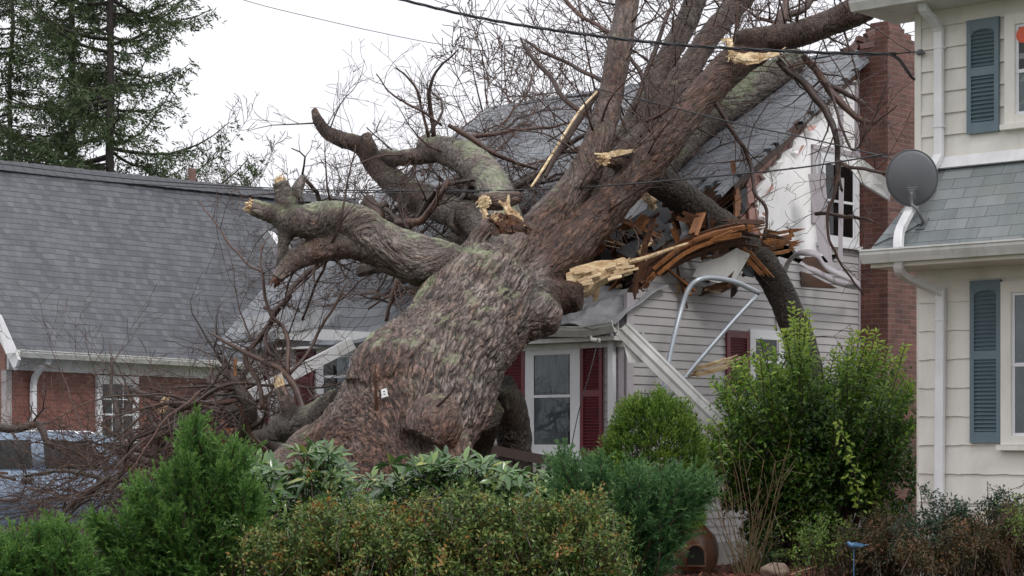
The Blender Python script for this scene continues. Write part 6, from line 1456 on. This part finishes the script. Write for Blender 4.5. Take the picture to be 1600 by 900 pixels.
M['azalea_brown'] = leaf_mat("bronze_azalea_leaf", [(0, (.014, .026, .011)), (.4, (.045, .055, .022)), (.7, (.11, .07, .03)), (1, (.19, .09, .04))], .45, .2)
M['dark_leaf'] = leaf_mat("dark_evergreen_leaf", [(0, (.006, .016, .007)), (.5, (.018, .045, .02)), (1, (.05, .09, .045))], .35, .2)
small_leaf("azalea_hedge", "olive green azalea hedge with orange brown tips in the near centre", 13.4,
  [(760, 870, 180, 62), (620, 872, 110, 58), (690, 822, 90, 30), (810, 812, 90, 22), (890, 850, 70, 56), (560, 880, 70, 56), (480, 890, 60, 40), (500, 840, 70, 45), (430, 870, 50, 40), (540, 825, 60, 25), (940, 850, 40, 45), (650, 910, 150, 50), (850, 910, 120, 50), (905, 800, 40, 18), (740, 800, 50, 16), (600, 830, 60, 24)], 81, M['azalea'], .036, 90000, 2200, .5, .5, .45)
small_leaf("bronze_azalea", "bronze brown azalea in the mulch below the white downspout", 19.3, [(1350, 852, 45, 22), (1395, 842, 42, 24), (1335, 872, 50, 14), (1410, 868, 40, 18)], 82, M['azalea_brown'], .034, 17000, 520, .6, .45, .5)
small_leaf("bronze_azalea", "bronze brown azalea at the near right below the blue shutter", 17.2, [(1560, 846, 50, 28), (1590, 826, 30, 24), (1530, 856, 40, 22), (1590, 875, 50, 24), (1490, 872, 60, 18), (1450, 862, 35, 18)], 83, M['azalea_brown'], .034, 24000, 700, .6, .45, .5)
small_leaf("evergreen_shrub", "low dark green spreading shrub under the corner of the cream house", 17.6, [(1480, 815, 45, 22), (1560, 800, 30, 20), (1500, 840, 40, 22), (1430, 830, 26, 16)], 84, M['dark_leaf'], .04, 7000, 260, .3, .4, .4)
small_leaf("leafy_seedling", "small pale green leafy plant in the mulch beside the bronze azalea", 19.0, [(1270, 845, 35, 26), (1300, 830, 26, 18), (1250, 860, 20, 15)], 85, M['arbor'], .035, 1500, 60, .5, .5, .3)
small_leaf("leafy_seedling", "low green plant at the foot of the bare twiggy shrub", 21.2, [(1195, 858, 30, 20), (1175, 870, 22, 12)], 86, M['rhodo'], .035, 1600, 70, .5, .5, .3)
small_leaf("ivy_mound", "dark ivy mound behind the juniper tips and the brush", 29.5, [(310, 715, 60, 35), (350, 740, 60, 40), (270, 760, 60, 50)], 87, M['dark_leaf'], .08, 7000, 260, .3, .7, .6)
small_leaf("yellow_shrub", "yellow green shrub cut off at the far right edge of the bed", 16.5, [(1606, 800, 9, 34)], 88, M['arbor'], .03, 900, 40, .7, .5, .2)

# the big glossy shrub against the gable
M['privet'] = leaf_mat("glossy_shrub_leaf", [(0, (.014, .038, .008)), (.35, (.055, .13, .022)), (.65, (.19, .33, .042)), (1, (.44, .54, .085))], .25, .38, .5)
t = thing("glossy_shrub", P(1270, 900, 21.6) * A(1, 1, 0), "tall glossy green shrub with arching shoots before the gable and brick chimney", "shrub")
r = np.random.default_rng(91); st = MB(); lv = MB(); PP, DD, NN, TT, LL = [], [], [], [], []
shoots = [(1180, 528, 1), (1215, 535, .8), (1150, 560, .8), (1245, 470, 1), (1240, 505, 1), (1270, 500, 1), (1300, 545, .9), (1345, 515, 1), (1375, 512, 1), (1372, 545, .8), (1400, 540, 1), (1325, 560, .8), (1130, 590, .7), (1110, 640, .8), (1125, 690, .7), (1420, 590, .7), (1425, 650, .5), (1290, 600, .6), (1200, 600, .6), (1350, 610, .6), (1385, 600, .6), (1160, 640, .6), (1140, 605, .8), (1255, 560, .7), (1100, 690, .6), (1215, 570, .7)]
for (x, y, hi) in shoots:
    for k in range(5 if hi > .75 else 9):
        z = 21.6 + r.uniform(-.9, 1.4); 
        p1 = P(x + r.normal(0, 11), y + abs(r.normal(0, 22)), z); bx = 1270 + (x - 1270) * .25; p0 = P(bx + r.normal(0, 25), 890, 21.8 + r.uniform(-.3, .5)); p0[2] = max(.05, p0[2])
        m1 = p0 + (p1 - p0) * .5 + A(r.normal(0, .08), r.normal(0, .08), .22); q = smooth_path([p0, m1, p1], 10); tube(st, q, np.linspace(.013, .003, len(q)), 4)
        for s in np.linspace(.30, 1, 34):
            i = min(len(q) - 2, int(s * (len(q) - 1))); b0 = q[i] + (q[i + 1] - q[i]) * (s * (len(q) - 1) - i); d0 = unit(q[i + 1] - q[i])
            br = s < .86 and r.random() < .6
            if br:
                d1 = unit(d0 * .5 + r.normal(0, .7, 3)); l1 = r.uniform(.12, .36)
                for u in np.linspace(.2, 1, 8):
                    sd_ = unit(np.cross(d1, r.normal(0, 1, 3)))
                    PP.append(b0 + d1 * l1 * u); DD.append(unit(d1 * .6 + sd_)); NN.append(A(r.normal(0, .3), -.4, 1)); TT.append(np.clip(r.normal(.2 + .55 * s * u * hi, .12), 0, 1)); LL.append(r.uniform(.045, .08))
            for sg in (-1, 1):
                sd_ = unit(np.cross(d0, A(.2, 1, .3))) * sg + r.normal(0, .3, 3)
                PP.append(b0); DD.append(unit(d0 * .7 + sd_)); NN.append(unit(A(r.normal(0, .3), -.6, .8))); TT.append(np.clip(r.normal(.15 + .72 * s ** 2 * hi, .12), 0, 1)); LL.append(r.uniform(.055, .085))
for k in range(20000):                       # dense inner mass
    a = r.uniform(0, 2 * math.pi); q = math.sqrt(r.random()); el = r.uniform(0, 1)
    x = 1275 + 155 * q * math.cos(a); y = 750 + 135 * q * math.sin(a)
    if y < 660 and r.random() < .5: continue
    nz = mnoise.noise(Vector((x * .018, y * .018, 3)))
    if nz < -.2: continue
    PP.append(P(x, y, 21.9 + r.uniform(-.9, .9) * math.sqrt(max(.1, 1 - q * q)))); DD.append(unit(r.normal(0, 1, 3) + A(0, -.2, .2))); NN.append(A(r.normal(0, .5), -.5, 1)); TT.append(np.clip(r.normal(.33 + .45 * nz, .15), 0, 1)); LL.append(r.uniform(.045, .075))
hang = smooth_path([P(1310, 660, 20.7), P(1322, 700, 20.6), P(1335, 740, 20.6), P(1343, 790, 20.6)], 12); tube(st, hang, .004, 4)
for i in range(0, len(hang)):
    for sg in (-1, 1): PP.append(hang[i] + r.normal(0, .03, 3)); DD.append(unit(A(sg * .8 + r.normal(0, .5), -.3, r.normal(-.5, .5)))); NN.append(unit(A(r.normal(0, .5), -.7, .5))); TT.append(r.uniform(.6, .95)); LL.append(r.uniform(.045, .08))
PP, DD, NN, TT, LL = map(np.array, (PP, DD, NN, TT, LL))
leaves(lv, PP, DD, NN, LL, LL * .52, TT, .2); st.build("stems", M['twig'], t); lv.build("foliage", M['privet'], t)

# bare twiggy shrub
t = thing("twiggy_shrub", P(1165, 880, 20.8) * A(1, 1, 0), "bare fan of thin tan stems in front of the tall glossy shrub", "shrub")
M['tan'] = simple("tan_stem", (.12, .08, .04), (.22, .16, .08), 8, .7, 0)
mb = MB(); b0 = P(1165, 885, 20.8); b0[2] = .1
for k in range(26):
    tip = P(1165 + r.normal(0, 55), r.uniform(670, 790), 20.8 + r.uniform(-.3, .3)); d = unit(tip - b0)
    grow(mb, r, b0 + r.normal(0, .04, 3) * A(1, 1, 0), d, np.linalg.norm(tip - b0), .007, 1, .07, .02, 3, .3)
mb.build("stems", M['tan'], t)
t2 = MB(); b1 = P(1240, 800, 22.5)
for k in range(14): grow(t2, r, P(1340 + r.normal(0, 20), 625, 24.0), unit(A(r.normal(.6, .5), .1, r.uniform(.1, .8))), r.uniform(.4, .9), .006, 1, .12, .0, 4)
tag(t2.build("dry_vine", M['tan']), "dry tan twigs between the glossy shrub and the brick chimney base", "vine")

# lawn and mulch litter
M['grass'] = leaf_mat("grass_blade", [(0, (.03, .05, .012)), (.5, (.07, .11, .025)), (1, (.16, .18, .06))], .5, .3)
lv = MB(); n = 26000; r = np.random.default_rng(95)
PP = np.stack([r.uniform(-9.5, -2.2, n), r.uniform(13, 29, n), np.zeros(n)], 1); PP[:, 2] = ground_h(PP[:, 0], PP[:, 1])
leaves(lv, PP, r.normal(0, .45, (n, 3)) + A(0, 0, 1), r.normal(0, 1, (n, 3)), r.uniform(.05, .12, n), .008, r.random(n), .1)
tag(lv.build("grass", M['grass'], None, False, A(0, 0, 0)), "green lawn grass in front of the car", "grass", None, "stuff")
lv = MB(); n = 9000; PP = np.stack([r.uniform(.8, 7.0, n), r.uniform(15.5, 24.2, n), np.zeros(n)], 1); PP[:, 2] = ground_h(PP[:, 0], PP[:, 1]) + .025
D_ = r.normal(0, 1, (n, 3)) * A(1, 1, .25); M['chips'] = leaf_mat("bark_chips", [(0, (.03, .012, .008)), (.5, (.14, .045, .025)), (1, (.30, .13, .08))], .7, 0)
leaves(lv, PP, D_, r.normal(0, .4, (n, 3)) + UP, r.uniform(.03, .09, n), r.uniform(.01, .03, n), r.random(n), .15)
tag(lv.build("bark_chips", M['chips'], None, False, A(0, 0, 0)), "reddish bark chips scattered over the planting bed", "mulch", None, "stuff")

# chiminea, rock, bird, sticks
M['terra'] = simple("weathered_terracotta", (.10, .038, .02), (.24, .10, .055), 4, .45, .15, 30, dirt=((.30, .24, .20), 5, .6))
Zc = 21.9; cc = P(1088, 890, Zc); cc[2] = .06; ch = thing("chiminea", cc, "brown clay chiminea with an arched opening at the edge of the mulch", "chiminea")
prof = [(.17, 0), (.20, .03), (.235, .12), (.25, .22), (.24, .32), (.20, .41), (.14, .47), (.10, .52), (.088, .62), (.09, .78), (.115, .80), (.115, .83), (.08, .83)]
mb = MB(); lathe(mb, cc + UP * .1, smooth_path(prof, 4), 40); mb.build("body", M['terra'], ch, True)
mb = MB(); fdir = unit(A(-.12, -1, 0)); sd_ = unit(np.cross(fdir, UP)); oc_ = cc + UP * .28 + fdir * .255
arc = [oc_ + sd_ * .105 * math.cos(a) + UP * .13 * math.sin(a) for a in np.linspace(0, math.pi, 16)]; arc = [oc_ + sd_ * .105 - UP * .10] + arc + [oc_ - sd_ * .105 - UP * .10]
prism(mb, arc, -fdir * .08); mb.build("opening", M['dark'], ch)
mb = MB(); tube(mb, arc + [arc[0]], .013, 8); mb.build("opening_rim", M['terra'], ch, True)
mb = MB()
for k in range(3): a = k * 2.1 + .4; tube(mb, [cc + A(math.cos(a) * .2, math.sin(a) * .2, -.05), cc + A(math.cos(a) * .16, math.sin(a) * .16, .12)], .012, 6)
tube(mb, [cc + A(.18 * math.cos(a), .18 * math.sin(a), .1) for a in np.linspace(0, 6.3, 25)], .01, 6); mb.build("stand", M['cable'], ch)
mb = MB(); bm = bmesh.new(); bmesh.ops.create_icosphere(bm, subdivisions=4, radius=1)
rc = P(1212, 893, 19.8); vs = []
for v in bm.verts:
    q = np.array(v.co); f = 1 + .16 * mnoise.noise(Vector(tuple(q * 1.6))) + .05 * mnoise.noise(Vector(tuple(q * 5))); vs.append(rc + q * f * A(.15, .12, .09))
mb.add(vs, [tuple(v.index for v in f.verts) for f in bm.faces]); bm.free()
tag(mb.build("rock", simple("brown_rock", (.16, .11, .08), (.28, .21, .16), 6, .7, .5, 40), None, True), "rounded brown rock lying in the red mulch", "rock")
for i, (a, b, lab) in enumerate((((1236, 898), (1276, 885), "pale straight stick lying on the mulch right of the rock"), ((1270, 868), (1278, 890), "short pale stick stuck upright in the mulch right of the rock"))):
    mb = MB(); tube(mb, [P(*a, 19.6), P((a[0] + b[0]) / 2, (a[1] + b[1]) / 2 - 1, 19.6), P(*b, 19.65)], [.008, .007, .005], 6); tag(mb.build("stick", M['wood_raw']), lab, "stick")
M['bird'] = simple("blue_paint", (.03, .09, .18), (.06, .15, .27), 9, .4, 0)
bc_ = P(1334, 852, 16.4); bt = thing("bird_ornament", bc_ * A(1, 1, 0) + UP * .1, "small blue bird ornament on a thin stake among bronze azaleas", "ornament")
mb = MB(); tube(mb, smooth_path([(*(bc_ + A(-.055, 0, .012)), .008), (*(bc_ + A(-.045, 0, .014)), .022), (*(bc_ + A(-.02, 0, .0)), .022), (*(bc_ + A(.02, 0, 0)), .026), (*(bc_ + A(.06, 0, -.002)), .012)], 4)[:, :3],
     smooth_path([(0, 0, 0, .006), (0, 0, 0, .02), (0, 0, 0, .022), (0, 0, 0, .026), (0, 0, 0, .010)], 4)[:, 3], 10); mb.build("body", M['bird'], bt, True)
mb = MB(); board(mb, bc_ + A(.05, 0, 0), bc_ + A(.12, .01, .004), .03, .006, side=A(0, 1, 0)); board(mb, bc_ + A(.0, -.026, .012), bc_ + A(.07, -.02, .0), .008, .03, side=A(0, 1, 0)); mb.build("tail", M['bird'], bt)
mb = MB(); tube(mb, [bc_ + A(-.064, 0, .011), bc_ + A(-.08, 0, .008)], [.006, .001], 5); mb.build("beak", M['cable'], bt)
mb = MB(); tube(mb, [bc_ - UP * .02, A(bc_[0], bc_[1], .02)], .004, 5); mb.build("stake", M['bird'], bt)

# ------------------------------------------------------------------ cables
def cable(rows, rad, lab, strands=1, group=None):
    pts = np.array([P(*q) for q in smooth_path(rows, 12)]); mb = MB()
    if strands == 1: tube(mb, pts, rad, 5)
    else:
        d = np.linalg.norm(np.diff(pts, axis=0), axis=1); s = np.concatenate([[0], np.cumsum(d)])
        ss = np.linspace(0, s[-1], int(s[-1] / .06)); pp = np.stack([np.interp(ss, s, pts[:, k]) for k in range(3)], 1)
        for j in range(strands):
            ph = ss * 2 * math.pi / .75 + j * 2 * math.pi / strands
            tube(mb, pp + np.stack([np.zeros_like(ph), np.cos(ph), np.sin(ph)], 1) * rad * 1.1, rad, 5)
    tag(mb.build("power_cable", M['cable'], None, True), lab, "cable", group)
wz = lambda x: 18.7 + (1433 - x) * .0035
cable([(520, -30, wz(520)), (630, 0, wz(630)), (760, 30, wz(760)), (900, 52, wz(900)), (1060, 70, wz(1060)), (1250, 81, wz(1250)), (1360, 84, wz(1360)), (1400, 84, 18.75)], .0085, "thickest twisted black cable crossing the upper limbs to the cream house", 3)
cable([(1385, 84, 18.8), (1402, 90, 18.75), (1414, 105, 18.72), (1424, 120, 18.7), (1434, 128, 18.72)], .010, "short black cable drooping past the chimney to the cream house corner", 2)
cable([(1400, 84, 18.75), (1420, 82, 18.7), (1438, 80, 18.62)], .006, "short cable end tying the twisted cable to the cream house bracket", 1)
wb = lambda x: 19.2 + (1384 - x) * .0075
cable([(-60, 248, wb(-60)), (150, 274, wb(150)), (300, 287, wb(300)), (480, 296, wb(480)), (640, 298, wb(640)), (800, 297, wb(800)), (950, 290, wb(950)), (1100, 277, wb(1100)), (1250, 262, wb(1250)), (1384, 241, wb(1384))], .009, "thin black cable crossing the fork of the fallen tree and the gable")
cable([(-60, 258, wb(-60) + .5), (150, 282, wb(150) + .5), (300, 292, wb(300) + .5), (480, 299, wb(480) + .5), (640, 301, wb(640) + .4), (760, 299.5, wb(760) + .2)], .007, "thin lower cable running just over the slate grey roof ridge")
cable([(930, 138, 22.9), (1040, 165, 22.4), (1160, 195, 21.6), (1262, 216, 20.8), (1374, 243, 19.6), (1400, 250, 19.0)], .008, "thin black cable running from the upright limb down to the dish")
cable([(360, -6, 34), (420, 11, 34), (500, 30, 34.5), (580, 48, 35), (680, 68, 36), (800, 85, 37)], .006, "faint thin cable high in the open sky")
cable([(918, 640, 22.6), (925, 600, 22.7), (932, 560, 22.8), (938, 530, 22.9)], .006, "thin black cable hanging before the maroon front shutter") if False else None
cable([(890, 712, 22.4), (905, 640, 22.5), (925, 570, 22.6), (935, 525, 22.8)], .006, "thin black cable slanting across the front window and its shutter")
# small lamp under the front eave
mb = MB(); c = P(924, 531, 22.95); tube(mb, [c, c + A(.10, -.03, -.01)], .026, 12); tube(mb, [c + A(0, .0, .02), c + A(0, .1, .04)], .015, 8)
tag(mb.build("flood_lamp", M['white_soft']), "small white unlit lamp under the dented front gutter", "lamp")
